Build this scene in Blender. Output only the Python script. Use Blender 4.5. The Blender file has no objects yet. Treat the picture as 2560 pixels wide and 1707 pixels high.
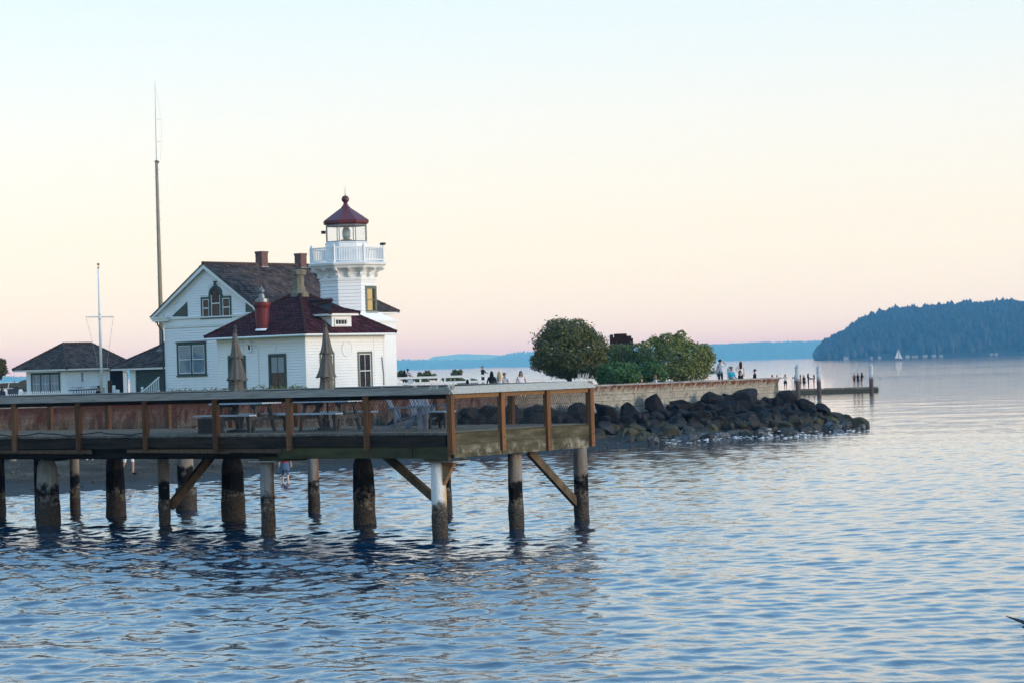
import bpy, bmesh, math, random
import numpy as np
from mathutils import Vector, Matrix, Euler, noise as mnoise
random.seed(7); np.random.seed(7)
sc = bpy.context.scene
COL = sc.collection
rad = math.radians
PI = math.pi

# ---------------------------------------------------------------- camera (84 mm on full frame, 4 m above the water)
F_PX, IW, IH = 6000.0, 2560.0, 1707.0
ROLL, PITCH = math.atan(0.030), rad(0.58)
CAM = Vector((0.0, 0.0, 4.0))
fwd = Vector((0, math.cos(PITCH), math.sin(PITCH)))
up0 = Vector((1, 0, 0)).cross(fwd)
cr, sr = math.cos(ROLL), math.sin(ROLL)
CR = Vector((1, 0, 0)) * cr - up0 * sr
CU = up0 * cr + Vector((1, 0, 0)) * sr
cam_d = bpy.data.cameras.new('camera')
cam = bpy.data.objects.new('camera', cam_d); COL.objects.link(cam)
cam.matrix_world = Matrix(((CR.x, CU.x, -fwd.x, CAM.x), (CR.y, CU.y, -fwd.y, CAM.y), (CR.z, CU.z, -fwd.z, CAM.z), (0, 0, 0, 1)))
cam_d.sensor_width = 36.0
cam_d.lens = F_PX / IW * 36.0
cam_d.clip_start = 0.5
cam_d.clip_end = 80000.0
sc.camera = cam

# ---------------------------------------------------------------- dusk sky: Nishita plus the pale pink-cream-blue twilight bands
SUN_EL, SUN_AZ = rad(9.0), rad(118.0)          # azimuth clockwise from the view direction (+Y): low, to the right and behind
w = bpy.data.worlds.new('World'); sc.world = w; w.use_nodes = True
nt = w.node_tree; nt.nodes.clear()
N = nt.nodes.new
out = N('ShaderNodeOutputWorld'); bg = N('ShaderNodeBackground'); bg2 = N('ShaderNodeBackground'); add = N('ShaderNodeAddShader')
sky = N('ShaderNodeTexSky'); sky.sky_type = 'NISHITA'; sky.sun_disc = False
sky.sun_elevation = SUN_EL; sky.sun_rotation = SUN_AZ; sky.air_density = 1.0; sky.dust_density = 0.6; sky.ozone_density = 2.0
bg.inputs['Strength'].default_value = 0.06
nt.links.new(sky.outputs[0], bg.inputs[0])
tc = N('ShaderNodeTexCoord'); sep = N('ShaderNodeSeparateXYZ'); ramp = N('ShaderNodeValToRGB')
nt.links.new(tc.outputs['Generated'], sep.inputs[0])
nt.links.new(sep.outputs['Z'], ramp.inputs[0])
def lin(r, g, b, k=1.0):
    f = lambda c: (c / 255 / 12.92 if c <= 10 else ((c / 255 + .055) / 1.055) ** 2.4) * k
    return (f(r), f(g), f(b), 1)
SKY = [(0.0, (.84, 1.00, .92)), (0.014, (.86, .95, .82)), (0.03, (.865, .87, .745)), (0.06, (.865, .83, .72)), (0.10, (.84, .83, .79)),
       (0.15, (.73, .83, .86)), (0.20, (.54, .80, 1.00)), (0.30, (.38, .73, 1.10)), (0.5, (.33, .68, 1.14)), (1.0, (.33, .65, 1.12))]
els = ramp.color_ramp.elements
while len(els) > 1: els.remove(els[-1])
els[0].position = SKY[0][0]; els[0].color = SKY[0][1] + (1,)
for p_, c_ in SKY[1:]:
    e_ = els.new(p_); e_.color = c_ + (1,)
nt.links.new(ramp.outputs[0], bg2.inputs[0]); bg2.inputs['Strength'].default_value = 1.0
nt.links.new(bg.outputs[0], add.inputs[0]); nt.links.new(bg2.outputs[0], add.inputs[1]); nt.links.new(add.outputs[0], out.inputs[0])

# ---------------------------------------------------------------- soft low sun from the right
sd = bpy.data.lights.new('sun', 'SUN'); sd.energy = 2.6; sd.angle = rad(20); sd.color = (1.0, 0.91, 0.82)
sun = bpy.data.objects.new('sun', sd); COL.objects.link(sun)
S_DIR = Vector((math.sin(SUN_AZ) * math.cos(SUN_EL), math.cos(SUN_AZ) * math.cos(SUN_EL), math.sin(SUN_EL)))
sun.rotation_euler = S_DIR.to_track_quat('Z', 'Y').to_euler()

sc.view_settings.view_transform = 'Standard'; sc.view_settings.look = 'None'
sc.view_settings.exposure = 0.0; sc.view_settings.gamma = 1.0; sc.view_settings.use_curve_mapping = False
sc.cycles.max_bounces = 6; sc.cycles.transparent_max_bounces = 12; sc.cycles.volume_bounces = 0
sc.cycles.use_denoising = True

# ---------------------------------------------------------------- helpers
def V(*a): return Vector(a)
def ray(u, v): return fwd + CR * ((u - IW / 2) / F_PX) + CU * ((IH / 2 - v) / F_PX)
def atY(u, v, Y):                       # the point Y metres ahead that the photograph shows at (u, v)
    d = ray(u, v); return CAM + d * (Y / d.y)
def atZ(u, v, z):                       # the point at height z shown at (u, v)
    d = ray(u, v); return CAM + d * ((z - CAM.z) / d.z)
def xAt(u, Y, z):                       # x of a point at depth Y and height z shown in column u
    a = ray(u, 900).x / ray(u, 900).y * Y
    for _ in range(4):
        p = V(a, Y, z) - CAM; uu = IW / 2 + F_PX * p.dot(CR) / p.dot(fwd); a += (u - uu) * Y / F_PX
    return a
def G(x): return x * 2560 / 2352        # measured on the 2352-wide view of the photograph

class MB:
    def __init__(s): s.v = []; s.f = []; s.mi = []; s.cur = 0
    def add(s, vs, fs):
        o = len(s.v); s.v += [tuple(p) for p in vs]
        for f in fs: s.f.append([i + o for i in f]); s.mi.append(s.cur)
        return s
    def box(s, x0, x1, y0, y1, z0, z1):
        return s.add([(x0,y0,z0),(x1,y0,z0),(x1,y1,z0),(x0,y1,z0),(x0,y0,z1),(x1,y0,z1),(x1,y1,z1),(x0,y1,z1)],
                     [(0,3,2,1),(4,5,6,7),(0,1,5,4),(1,2,6,5),(2,3,7,6),(3,0,4,7)])
    def obox(s, c, ax, ay, az):
        c, ax, ay, az = map(Vector, (c, ax, ay, az))
        vs = [c + ax*i + ay*j + az*k for k in (-1,1) for i, j in ((-1,-1),(1,-1),(1,1),(-1,1))]
        return s.add(vs, [(0,3,2,1),(4,5,6,7),(0,1,5,4),(1,2,6,5),(2,3,7,6),(3,0,4,7)])
    def bar(s, p, q, w, h=None, up=(0,0,1)):
        p, q, up = Vector(p), Vector(q), Vector(up); h = w if h is None else h
        d = (q - p); L = d.length; d = d / L
        if abs(d.dot(up)) > .99: up = Vector((0,1,0))
        sx = d.cross(up).normalized(); uz = sx.cross(d)
        return s.obox((p + q) / 2, sx * w/2, d * L/2, uz * h/2)
    def cyl(s, p, q, r0, r1=None, n=10, cap=True):
        p, q = Vector(p), Vector(q); r1 = r0 if r1 is None else r1
        d = (q - p).normalized(); a = Vector((1,0,0)) if abs(d.x) < .9 else Vector((0,1,0))
        x = d.cross(a).normalized(); y = d.cross(x)
        vs = [c + (x*math.cos(2*PI*i/n) + y*math.sin(2*PI*i/n)) * r for c, r in ((p, r0), (q, r1)) for i in range(n)]
        fs = [(i, (i+1) % n, n + (i+1) % n, n + i) for i in range(n)]
        if cap: fs += [tuple(range(n))[::-1], tuple(range(n, 2*n))]
        return s.add(vs, fs)
    def tube(s, pts, r, n=6):
        pts = [Vector(p) for p in pts]; rings = []
        for i, p in enumerate(pts):
            d = (pts[min(i+1, len(pts)-1)] - pts[max(i-1, 0)]).normalized()
            a = Vector((0,0,1)) if abs(d.z) < .9 else Vector((0,1,0))
            x = d.cross(a).normalized(); y = d.cross(x); rr = r[i] if isinstance(r, (list, tuple)) else r
            rings.append([p + (x*math.cos(2*PI*k/n) + y*math.sin(2*PI*k/n)) * rr for k in range(n)])
        vs = [v for g in rings for v in g]; fs = []
        for i in range(len(pts)-1):
            for k in range(n): fs.append((i*n+k, i*n+(k+1) % n, (i+1)*n+(k+1) % n, (i+1)*n+k))
        fs += [tuple(range(n))[::-1], tuple(range((len(pts)-1)*n, len(pts)*n))]
        return s.add(vs, fs)
    def lathe(s, prof, n, c=(0,0,0), ph=0.0, cap=True):
        vs = [(c[0] + r*math.cos(ph + 2*PI*k/n), c[1] + r*math.sin(ph + 2*PI*k/n), c[2] + z) for r, z in prof for k in range(n)]
        fs = [(i*n+k, i*n+(k+1) % n, (i+1)*n+(k+1) % n, (i+1)*n+k) for i in range(len(prof)-1) for k in range(n)]
        if cap: fs += [tuple(range(n))[::-1], tuple(range((len(prof)-1)*n, len(prof)*n))]
        return s.add(vs, fs)
    def prism(s, poly, vec):
        n = len(poly); vec = Vector(vec); a = [Vector(p) for p in poly]; b = [p + vec for p in a]
        return s.add(a + b, [tuple(range(n))[::-1], tuple(range(n, 2*n))] + [(i, (i+1) % n, n+(i+1) % n, n+i) for i in range(n)])
    def poly(s, pts): return s.add(pts, [tuple(range(len(pts)))])
    def sphere(s, c, rx, ry=None, rz=None, n=12, m=8):
        ry = ry or rx; rz = rz or rx
        return s.lathe([(max(.02, math.sin(PI*i/m)), -math.cos(PI*i/m)) for i in range(m+1)], n) if False else s._sph(c, rx, ry, rz, n, m)
    def _sph(s, c, rx, ry, rz, n, m):
        vs = [(c[0], c[1], c[2]-rz)] + [(c[0]+rx*math.sin(PI*i/m)*math.cos(2*PI*k/n), c[1]+ry*math.sin(PI*i/m)*math.sin(2*PI*k/n), c[2]-rz*math.cos(PI*i/m)) for i in range(1, m) for k in range(n)] + [(c[0], c[1], c[2]+rz)]
        fs = [(0, 1+(k+1) % n, 1+k) for k in range(n)]
        for i in range(m-2):
            for k in range(n): fs.append((1+i*n+k, 1+i*n+(k+1) % n, 1+(i+1)*n+(k+1) % n, 1+(i+1)*n+k))
        t = len(vs)-1; b = 1+(m-2)*n
        fs += [(b+k, b+(k+1) % n, t) for k in range(n)]
        return s.add(vs, fs)
    def mesh(s, name, mats, smooth=False):
        me = bpy.data.meshes.new(name); me.from_pydata(s.v, [], s.f)
        for m in (mats if isinstance(mats, (list, tuple)) else [mats]): me.materials.append(M[m] if isinstance(m, str) else m)
        if any(s.mi): me.polygons.foreach_set('material_index', s.mi)
        if smooth: me.polygons.foreach_set('use_smooth', [True]*len(s.f))
        me.update(); return me
    def build(s, name, mats, parent=None, smooth=False, loc=None):
        return link(name, s.mesh(name, mats, smooth), parent, loc)

def link(name, me, parent=None, loc=None):
    o = bpy.data.objects.new(name, me); COL.objects.link(o)
    if parent is not None: o.parent = parent
    if loc is not None: o.location = loc
    return o
def tag(o, label=None, cat=None, group=None, kind=None):
    if label: o['label'] = label
    if cat: o['category'] = cat
    if group: o['group'] = group
    if kind: o['kind'] = kind
    return o
def thing(name, label, cat, loc=(0,0,0), rz=0.0, group=None):
    o = bpy.data.objects.new(name, None); COL.objects.link(o); o.empty_display_size = .2
    o.location = loc; o.rotation_euler = (0, 0, rz)
    return tag(o, label, cat, group)
def copy_tree(o, parent=None):
    c = o.copy(); COL.objects.link(c); c.parent = parent
    for ch in list(o.children): copy_tree(ch, c)
    return c
def np_mesh(name, verts, faces, mats, smooth=False):
    """verts (n,3) array, faces (m,k) array of equal-sized polygons"""
    me = bpy.data.meshes.new(name); verts = np.asarray(verts, np.float32); faces = np.asarray(faces, np.int32)
    m, k = faces.shape
    me.vertices.add(len(verts)); me.vertices.foreach_set('co', verts.ravel())
    me.loops.add(m*k); me.loops.foreach_set('vertex_index', faces.ravel())
    me.polygons.add(m); me.polygons.foreach_set('loop_start', np.arange(0, m*k, k, dtype=np.int32))
    if smooth: me.polygons.foreach_set('use_smooth', np.ones(m, bool))
    for t in (mats if isinstance(mats, (list, tuple)) else [mats]): me.materials.append(M[t] if isinstance(t, str) else t)
    me.update(calc_edges=True); return me
# ---------------------------------------------------------------- materials (all procedural)
M = {}
class NT:
    def __init__(s, name):
        s.m = bpy.data.materials.new(name); s.m.use_nodes = True; s.t = s.m.node_tree; s.n = s.t.nodes
        s.bs = s.n['Principled BSDF']; s.out = s.n['Material Output']; s.tc = s.n.new('ShaderNodeTexCoord'); s.geo = s.n.new('ShaderNodeNewGeometry')
        M[name] = s.m
    def L(s, a, b): s.t.links.new(a, b); return s
    def sock(s, inp, v):
        if hasattr(v, 'is_output') or isinstance(v, bpy.types.NodeSocket): s.t.links.new(v, inp)
        else: inp.default_value = v
    def mapping(s, scale=(1,1,1), src='Object', rot=(0,0,0)):
        mp = s.n.new('ShaderNodeMapping'); mp.inputs['Scale'].default_value = scale; mp.inputs['Rotation'].default_value = rot
        s.L(s.geo.outputs['Position'] if src == 'World' else s.tc.outputs[src], mp.inputs[0]); return mp.outputs[0]
    def noise(s, vec, scale=5, detail=4, rough=.6, dist=0.0):
        t = s.n.new('ShaderNodeTexNoise'); s.L(vec, t.inputs['Vector'])
        t.inputs['Scale'].default_value = scale; t.inputs['Detail'].default_value = detail; t.inputs['Roughness'].default_value = rough; t.inputs['Distortion'].default_value = dist
        return t.outputs['Fac']
    def voro(s, vec, scale=5, feature='F1', out='Distance'):
        t = s.n.new('ShaderNodeTexVoronoi'); s.L(vec, t.inputs['Vector']); t.inputs['Scale'].default_value = scale; t.feature = feature
        return t.outputs[out]
    def ramp(s, fac, stops):
        r = s.n.new('ShaderNodeValToRGB'); s.L(fac, r.inputs[0]); e = r.color_ramp.elements
        while len(e) > 1: e.remove(e[-1])
        c3 = lambda c: (c, c, c, 1) if not hasattr(c, '__len__') else tuple(c[:3]) + (1,)
        e[0].position = stops[0][0]; e[0].color = c3(stops[0][1])
        for p, c in stops[1:]: k = e.new(p); k.color = c3(c)
        return r.outputs[0]
    def mix(s, fac, a, b, mode='MIX'):
        x = s.n.new('ShaderNodeMix'); x.data_type = 'RGBA'; x.blend_type = mode
        s.sock(x.inputs[0], fac)
        for i, v in ((6, a), (7, b)):
            if isinstance(v, tuple): v = v[:3] + (1,)
            s.sock(x.inputs[i], v)
        return x.outputs[2]
    def math(s, op, a, b=0.0, c=None):
        x = s.n.new('ShaderNodeMath'); x.operation = op; s.sock(x.inputs[0], a); s.sock(x.inputs[1], b)
        if c is not None: s.sock(x.inputs[2], c)
        return x.outputs[0]
    def sep(s, vec):
        x = s.n.new('ShaderNodeSeparateXYZ'); s.L(vec, x.inputs[0]); return x.outputs
    def rand(s):
        return s.n.new('ShaderNodeObjectInfo').outputs['Random']
    def bump(s, h, strength=.3, dist=.02, normal=None):
        b = s.n.new('ShaderNodeBump'); s.L(h, b.inputs['Height']); b.inputs['Strength'].default_value = strength; b.inputs['Distance'].default_value = dist
        if normal is not None: s.L(normal, b.inputs['Normal'])
        s.L(b.outputs[0], s.bs.inputs['Normal']); return b.outputs[0]
    def set(s, color=None, rough=.6, metal=0.0, spec=.5):
        if color is not None: s.sock(s.bs.inputs['Base Color'], color[:3] + (1,) if isinstance(color, tuple) else color)
        s.sock(s.bs.inputs['Roughness'], rough); s.bs.inputs['Metallic'].default_value = metal; s.bs.inputs['Specular IOR Level'].default_value = spec
        return s

def plain(name, c, c2=None, scale=6, rough=.6, metal=0.0, bump=0.0, stretch=(1,1,1), spec=None, detail=5, src='Object', rv=0.0, bd=.01):
    """a colour broken up by a second one in noise; rv: brightness change from piece to piece"""
    t = NT(name); vec = t.mapping(stretch, src); f = t.noise(vec, scale, detail)
    c2 = c2 or tuple(x * .72 for x in c)
    col = t.ramp(f, [(.32, c2), (.66, c)])
    if rv:
        k = t.math('MULTIPLY_ADD', t.rand(), 2 * rv, 1 - rv)
        col = t.mix(1.0, col, t.ramp(k, [(0, 0.0), (1, 1.0)]), 'MULTIPLY') if False else t.mix(1.0, col, t.comb(k), 'MULTIPLY')
    t.set(col, rough, metal, (.5 if rough < .5 else .25 if rough < .7 else .08) if spec is None else spec)
    if bump: t.bump(f, bump, bd)
    return t
def tile_mat(name, a, b):
    t = NT(name); col = t.ramp(t.noise(t.mapping((1, 1, 1)), 1.6, 5), [(.32, b), (.66, a)]); k = t.math('MULTIPLY_ADD', t.geo.outputs['Random Per Island'], .9, .55)
    t.set(t.mix(1.0, col, t.comb(k), 'MULTIPLY'), .8, 0, .10)
def _comb(s, k):
    x = s.n.new('ShaderNodeCombineColor')
    for i in range(3): s.L(k, x.inputs[i])
    return x.outputs[0]
NT.comb = _comb

plain('white_paint', (.80, .80, .79), (.765, .765, .755), 2, .55)
plain('white_trim', (.80, .80, .78), (.70, .70, .68), 9, .45)
plain('green_trim', (.050, .085, .066), (.035, .062, .05), 7, .5)
plain('olive_trim', (.14, .16, .115), (.10, .12, .085), 7, .5)
plain('garage_green', (.040, .062, .05), (.03, .047, .04), 5, .6)
plain('interior_dark', (.012, .013, .015), (.008, .009, .01), 4, .9)
plain('blind', (.78, .80, .82), (.66, .68, .70), 2, .8, stretch=(1, 1, 14))
plain('gutter_dark', (.05, .048, .046), None, 8, .5)
plain('metal_grey', (.22, .23, .23), (.13, .14, .14), 10, .45, .5)
plain('black_metal', (.02, .022, .026), None, 10, .4, .3)
plain('galv', (.45, .47, .48), (.33, .35, .36), 8, .4, .6)
plain('brass', (.45, .30, .09), (.3, .2, .07), 8, .35, .9)
plain('lantern_red', (.115, .016, .018), (.085, .012, .015), 5, .45, bump=.05)
plain('vent_red', (.15, .02, .018), (.10, .016, .018), 4, .5, stretch=(1, 1, .4))
plain('stone_flue', (.22, .19, .13), (.13, .115, .085), 5, .9, bump=.3)
tile_mat('tile_maroon', (.066, .0155, .0165), (.036, .011, .012))
tile_mat('tile_brown', (.095, .066, .054), (.05, .038, .033))
plain('tile_cap', (.055, .020, .017), (.035, .022, .017), 3, .85)
plain('tile_cap_brown', (.10, .062, .048), (.06, .045, .036), 3, .85)
plain('pole_wood', (.33, .27, .20), (.20, .16, .12), 9, .9, stretch=(1, 1, .12), bump=.3)
plain('pole_paint', (.74, .76, .76), (.62, .64, .64), 5, .5, stretch=(1, 1, .3))
plain('rope', (.42, .36, .28), None, 20, .9)
plain('asphalt', (.05, .05, .052), (.035, .035, .037), 12, .9)
plain('lawn', (.06, .10, .025), (.035, .062, .018), 6, .95, bump=.4)
plain('car_blue', (.03, .036, .06), (.028, .034, .055), 2, .25, .3, spec=.6)
plain('car_white', (.62, .62, .6), None, 2, .3)
plain('car_glass', (.01, .012, .015), None, 2, .08, spec=.7)
plain('rubber', (.012, .012, .012), None, 20, .8)
plain('canvas', (.15, .132, .11), (.10, .088, .073), 4, .95, stretch=(6, 6, .8), bump=.3)
plain('table_grey', (.52, .55, .58), (.36, .38, .41), 6, .8, stretch=(.4, 4, 4), bump=.2)
plain('chair_grey', (.19, .215, .255), (.11, .125, .15), 7, .85, stretch=(3, 3, .6), bump=.2)
plain('table_leg', (.11, .10, .085), (.065, .06, .05), 7, .85, stretch=(3, 3, .6), bump=.2)
plain('bin_dark', (.022, .022, .024), (.014, .014, .016), 8, .6)
plain('bin_slat', (.04, .036, .034), (.024, .022, .022), 8, .6)
plain('cable_black', (.01, .01, .011), None, 10, .6)
plain('wire_black', (.015, .015, .016), None, 10, .5)
plain('wire_light', (.10, .105, .105), None, 10, .5)
plain('spike', (.66, .66, .62), None, 10, .5)
plain('driftwood', (.26, .23, .19), (.13, .115, .095), 8, .95, stretch=(.3, 5, 5), bump=.5)
plain('log_dark', (.07, .06, .05), (.035, .03, .026), 6, .95, stretch=(.5, 3, 3), bump=.5)
plain('dock_wood', (.20, .18, .145), (.11, .10, .08), 3, .9, stretch=(.4, 4, 4), bump=.2)
plain('dock_side', (.085, .085, .05), (.05, .048, .032), 3, .9, bump=.2)
plain('sail', (.82, .81, .78), None, 3, .8)
plain('hull', (.09, .11, .16), None, 3, .4)
plain('house_far', (.36, .36, .35), (.28, .28, .27), .2, .8)
plain('roof_far', (.16, .14, .13), None, .2, .9)
plain('sculpture', (.030, .016, .012), (.02, .011, .009), 3, .9)
plain('bark', (.07, .055, .04), (.04, .032, .025), 9, .95, stretch=(2, 2, .4), bump=.5)
plain('foam', (.80, .83, .85), (.6, .66, .7), 6, .9)
plain('paper_sign', (.55, .66, .75), None, 5, .7)
plain('bird_feather', (.03, .032, .035), None, 20, .8)
plain('concrete', (.30, .29, .27), (.2, .195, .18), 3, .9, bump=.2)
plain('coping', (.34, .33, .31), (.14, .11, .09), 1.4, .9, bump=.3, detail=8)
plain('rail_grey', (.25, .215, .175), (.125, .105, .085), 5, .85, stretch=(.35, 5, 5), bump=.25, rv=.12)
plain('rail_pale', (.40, .40, .36), (.25, .25, .22), 5, .85, stretch=(.35, 5, 5), bump=.25, rv=.08)
plain('post_wood', (.19, .084, .036), (.085, .05, .028), 4, .8, stretch=(2.5, 2.5, .35), bump=.3, rv=.35)
plain('post_side', (.11, .062, .034), (.05, .036, .024), 4, .85, stretch=(2.5, 2.5, .35), bump=.3, rv=.35)
plain('subrail', (.26, .15, .065), (.13, .075, .036), 5, .8, stretch=(.4, 4, 4), bump=.2, rv=.2)
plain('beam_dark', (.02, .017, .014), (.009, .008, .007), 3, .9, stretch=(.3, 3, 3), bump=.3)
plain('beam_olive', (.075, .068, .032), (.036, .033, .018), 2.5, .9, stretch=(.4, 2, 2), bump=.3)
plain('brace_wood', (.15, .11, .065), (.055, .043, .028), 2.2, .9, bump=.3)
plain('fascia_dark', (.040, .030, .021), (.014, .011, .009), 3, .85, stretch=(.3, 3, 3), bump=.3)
plain('plank', (.15, .14, .115), (.085, .078, .064), 4, .9, stretch=(4, .4, 4), bump=.2, rv=.2)
plain('steel_plate', (.42, .43, .42), (.22, .2, .18), 7, .6, .3)

# fascia on the sunny end: mossy green boards with pale salt stains running from the top of the lower board
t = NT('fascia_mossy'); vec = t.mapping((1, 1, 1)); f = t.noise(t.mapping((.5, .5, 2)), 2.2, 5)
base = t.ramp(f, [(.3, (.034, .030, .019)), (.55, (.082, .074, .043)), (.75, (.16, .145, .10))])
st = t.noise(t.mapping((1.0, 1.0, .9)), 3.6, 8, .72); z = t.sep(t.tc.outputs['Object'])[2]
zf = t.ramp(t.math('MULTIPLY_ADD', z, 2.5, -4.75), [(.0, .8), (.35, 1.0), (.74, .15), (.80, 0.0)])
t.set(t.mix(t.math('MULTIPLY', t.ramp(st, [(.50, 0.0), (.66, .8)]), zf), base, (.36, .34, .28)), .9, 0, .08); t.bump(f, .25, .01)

# pilings: barnacles near the water, black weed above, then bare material
def piling_mat(name, top, top2, rust=None, zw=1.34):
    t = NT(name); P = t.sep(t.geo.outputs['Position']); wv = t.mapping((1, 1, 1), 'World')
    n1 = t.noise(wv, 3.5, 5); n2 = t.noise(t.mapping((3, 3, .35), 'World'), 3, 5); zz = t.math('ADD', P[2], t.math('MULTIPLY_ADD', n1, 1.1, -.55))
    wood = t.ramp(n2, [(.3, top2), (.68, top)])
    if rust: wood = t.mix(t.ramp(t.math('ADD', t.sep(t.geo.outputs['Normal'])[0], t.math('MULTIPLY_ADD', n1, 1.2, -.6)), [(.45, 0.0), (.85, 1.0)]), wood, rust)
    barn = t.ramp(t.voro(wv, 26), [(.0, (.20, .18, .15)), (.30, (.065, .055, .044)), (.75, (.028, .024, .02))])
    barn = t.mix(t.ramp(n1, [(.48, 0.0), (.62, .7)]), barn, (.045, .033, .025))
    weed = t.mix(t.ramp(n2, [(.55, 0.0), (.7, .7)]), (.006, .0055, .005), (.035, .034, .025))
    c = t.mix(t.ramp(zz, [(.66, 0.0), (.82, 1.0)]), barn, weed)
    line = t.math('MULTIPLY', t.ramp(zz, [(.50, 0.0), (.66, 1.0), (.72, 1.0), (.88, 0.0)]), t.ramp(t.noise(wv, 11, 4, .7), [(.46, 0.0), (.62, .85)]))
    c = t.mix(line, c, (.22, .205, .17))
    zt = t.math('MULTIPLY', zz, .5)
    c = t.mix(t.ramp(zt, [(zw*.5-.05, 0.0), (zw*.5+.05, 1.0)]), c, wood)
    t.set(c, .85, 0, .12); t.bump(t.math('ADD', t.voro(wv, 26), n2), .5, .02); return t
piling_mat('piling_wood', (.27, .24, .20), (.14, .125, .105), None, 1.20)
piling_mat('piling_brown', (.06, .05, .04), (.02, .018, .016))
piling_mat('piling_wrap', (.36, .39, .37), (.22, .24, .22), None, 1.06)
piling_mat('piling_steel', (.30, .31, .30), (.17, .165, .15), (.16, .09, .045), .95)
t = piling_mat('piling_white', (.66, .67, .66), (.54, .54, .52), (.50, .36, .20), .78)
t = NT('mooring'); P = t.sep(t.geo.outputs['Position']); n1 = t.noise(t.mapping((1, 1, .3), 'World'), 2, 5)
t.set(t.mix(t.ramp(t.math('MULTIPLY', t.math('ADD', P[2], n1), .4), [(.78, 0.0), (.98, 1.0)]), (.07, .045, .034), (.46, .46, .44)), .85)

# concrete seawall: peeling pale paint, dark pits along the form lines, rust bleeding from the coping, rustier and darker to the left
t = NT('seawall'); ob = t.tc.outputs['Object']; P = t.sep(ob); wv = t.mapping((1, 1, 1))
n1 = t.noise(wv, 1.3, 7, .65); n2 = t.noise(t.mapping((2.0, 2.0, .35)), 2.2, 6, .7); n3 = t.noise(wv, 7, 5, .7)
pale = t.ramp(n1, [(.3, (.20, .185, .145)), (.55, (.38, .36, .30)), (.75, (.47, .45, .39))])
zr = t.math('MULTIPLY_ADD', P[2], .55, -.6)                          # 0 near the foot, 1 at the coping
pits = t.ramp(t.math('ADD', n3, t.math('MULTIPLY_ADD', zr, -.10, .02)), [(.55, 0.0), (.62, 1.0)])
c = t.mix(pits, pale, (.055, .045, .038))
cx_ = t.n.new('ShaderNodeCombineXYZ'); t.L(P[0], cx_.inputs[0]); t.L(P[2], cx_.inputs[1]); brk = t.n.new('ShaderNodeTexBrick'); t.L(cx_.outputs[0], brk.inputs['Vector']); brk.inputs['Scale'].default_value = 1.0; brk.inputs['Brick Width'].default_value = 1.15; brk.inputs['Row Height'].default_value = .34; brk.inputs['Mortar Size'].default_value = .018
c = t.mix(t.math('MULTIPLY', brk.outputs['Fac'], t.ramp(t.math('ADD', n1, t.math('MULTIPLY', zr, -.25)), [(.22, 0.0), (.42, .85)])), c, (.06, .05, .042))
c = t.mix(t.ramp(t.noise(wv, 2.6, 5, .7), [(.56, 0.0), (.66, .75)]), c, (.10, .085, .068))
drip = t.ramp(t.math('ADD', n2, t.math('MULTIPLY_ADD', zr, 1.1, -.88)), [(.50, 0.0), (.66, 1.0)])
c = t.mix(drip, c, t.ramp(n3, [(.35, (.075, .022, .012)), (.6, (.17, .06, .025))]))
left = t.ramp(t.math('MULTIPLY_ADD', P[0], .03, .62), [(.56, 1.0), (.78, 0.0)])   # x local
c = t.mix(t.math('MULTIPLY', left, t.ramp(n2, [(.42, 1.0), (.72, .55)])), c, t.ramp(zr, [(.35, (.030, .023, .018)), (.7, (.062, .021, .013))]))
t.set(c, .92, 0, .05); t.bump(t.math('ADD', n3, n1), .6, .04)

# boulders: near-black basalt, olive weed and pale barnacles on the lowest ones
t = NT('boulder'); P = t.sep(t.geo.outputs['Position']); wv = t.mapping((1, 1, 1), 'World'); n1 = t.noise(wv, 1.6, 6, .65); n2 = t.noise(wv, 9, 5, .7)
dry = t.ramp(n1, [(.3, (.006, .0055, .006)), (.55, (.018, .016, .016)), (.8, (.045, .041, .038))])
olive = t.ramp(n2, [(.35, (.05, .043, .022)), (.65, (.11, .095, .05))])
barn = t.ramp(n2, [(.42, (.035, .04, .045)), (.6, (.19, .20, .20))])
z1 = t.math('ADD', P[2], t.math('MULTIPLY_ADD', n1, 1.0, -.5))
c = t.mix(t.ramp(z1, [(.75, 1.0), (1.0, 0.0)]), dry, t.mix(t.ramp(t.rand(), [(.45, 0.0), (.55, 1.0)]), olive, (.035, .032, .028)))
c = t.mix(t.math('MULTIPLY', t.ramp(z1, [(.30, 1.0), (.46, 0.0)]), t.ramp(t.noise(wv, .35, 2), [(.42, 1.0), (.56, .15)])), c, barn)
k = t.math('MULTIPLY_ADD', t.rand(), .8, .6)
t.set(t.mix(1.0, c, t.comb(k), 'MULTIPLY'), .8, 0, .10); t.bump(t.math('ADD', n1, t.math('MULTIPLY', n2, .4)), .8, .12)

t = NT('gravel'); wv = t.mapping((1, 1, 1), 'World'); P = t.sep(t.geo.outputs['Position']); n1 = t.noise(wv, .5, 6, .7); n2 = t.noise(wv, 14, 5, .75)
c = t.ramp(t.math('ADD', t.math('MULTIPLY', n1, .5), t.math('MULTIPLY', n2, .5)), [(.36, (.016, .012, .009)), (.5, (.060, .048, .035)), (.64, (.14, .116, .085))])
wet = t.ramp(t.math('ADD', P[2], t.math('MULTIPLY_ADD', n1, .3, -.15)), [(.10, 1.0), (.35, 0.0)])
t.set(t.mix(wet, c, (.012, .012, .012)), t.ramp(wet, [(0, .9), (1, .5)]), 0, .08); t.bump(n2, .8, .05)
plain('pebble', (.12, .11, .095), (.03, .028, .025), 3, .8, src='World')

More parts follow.
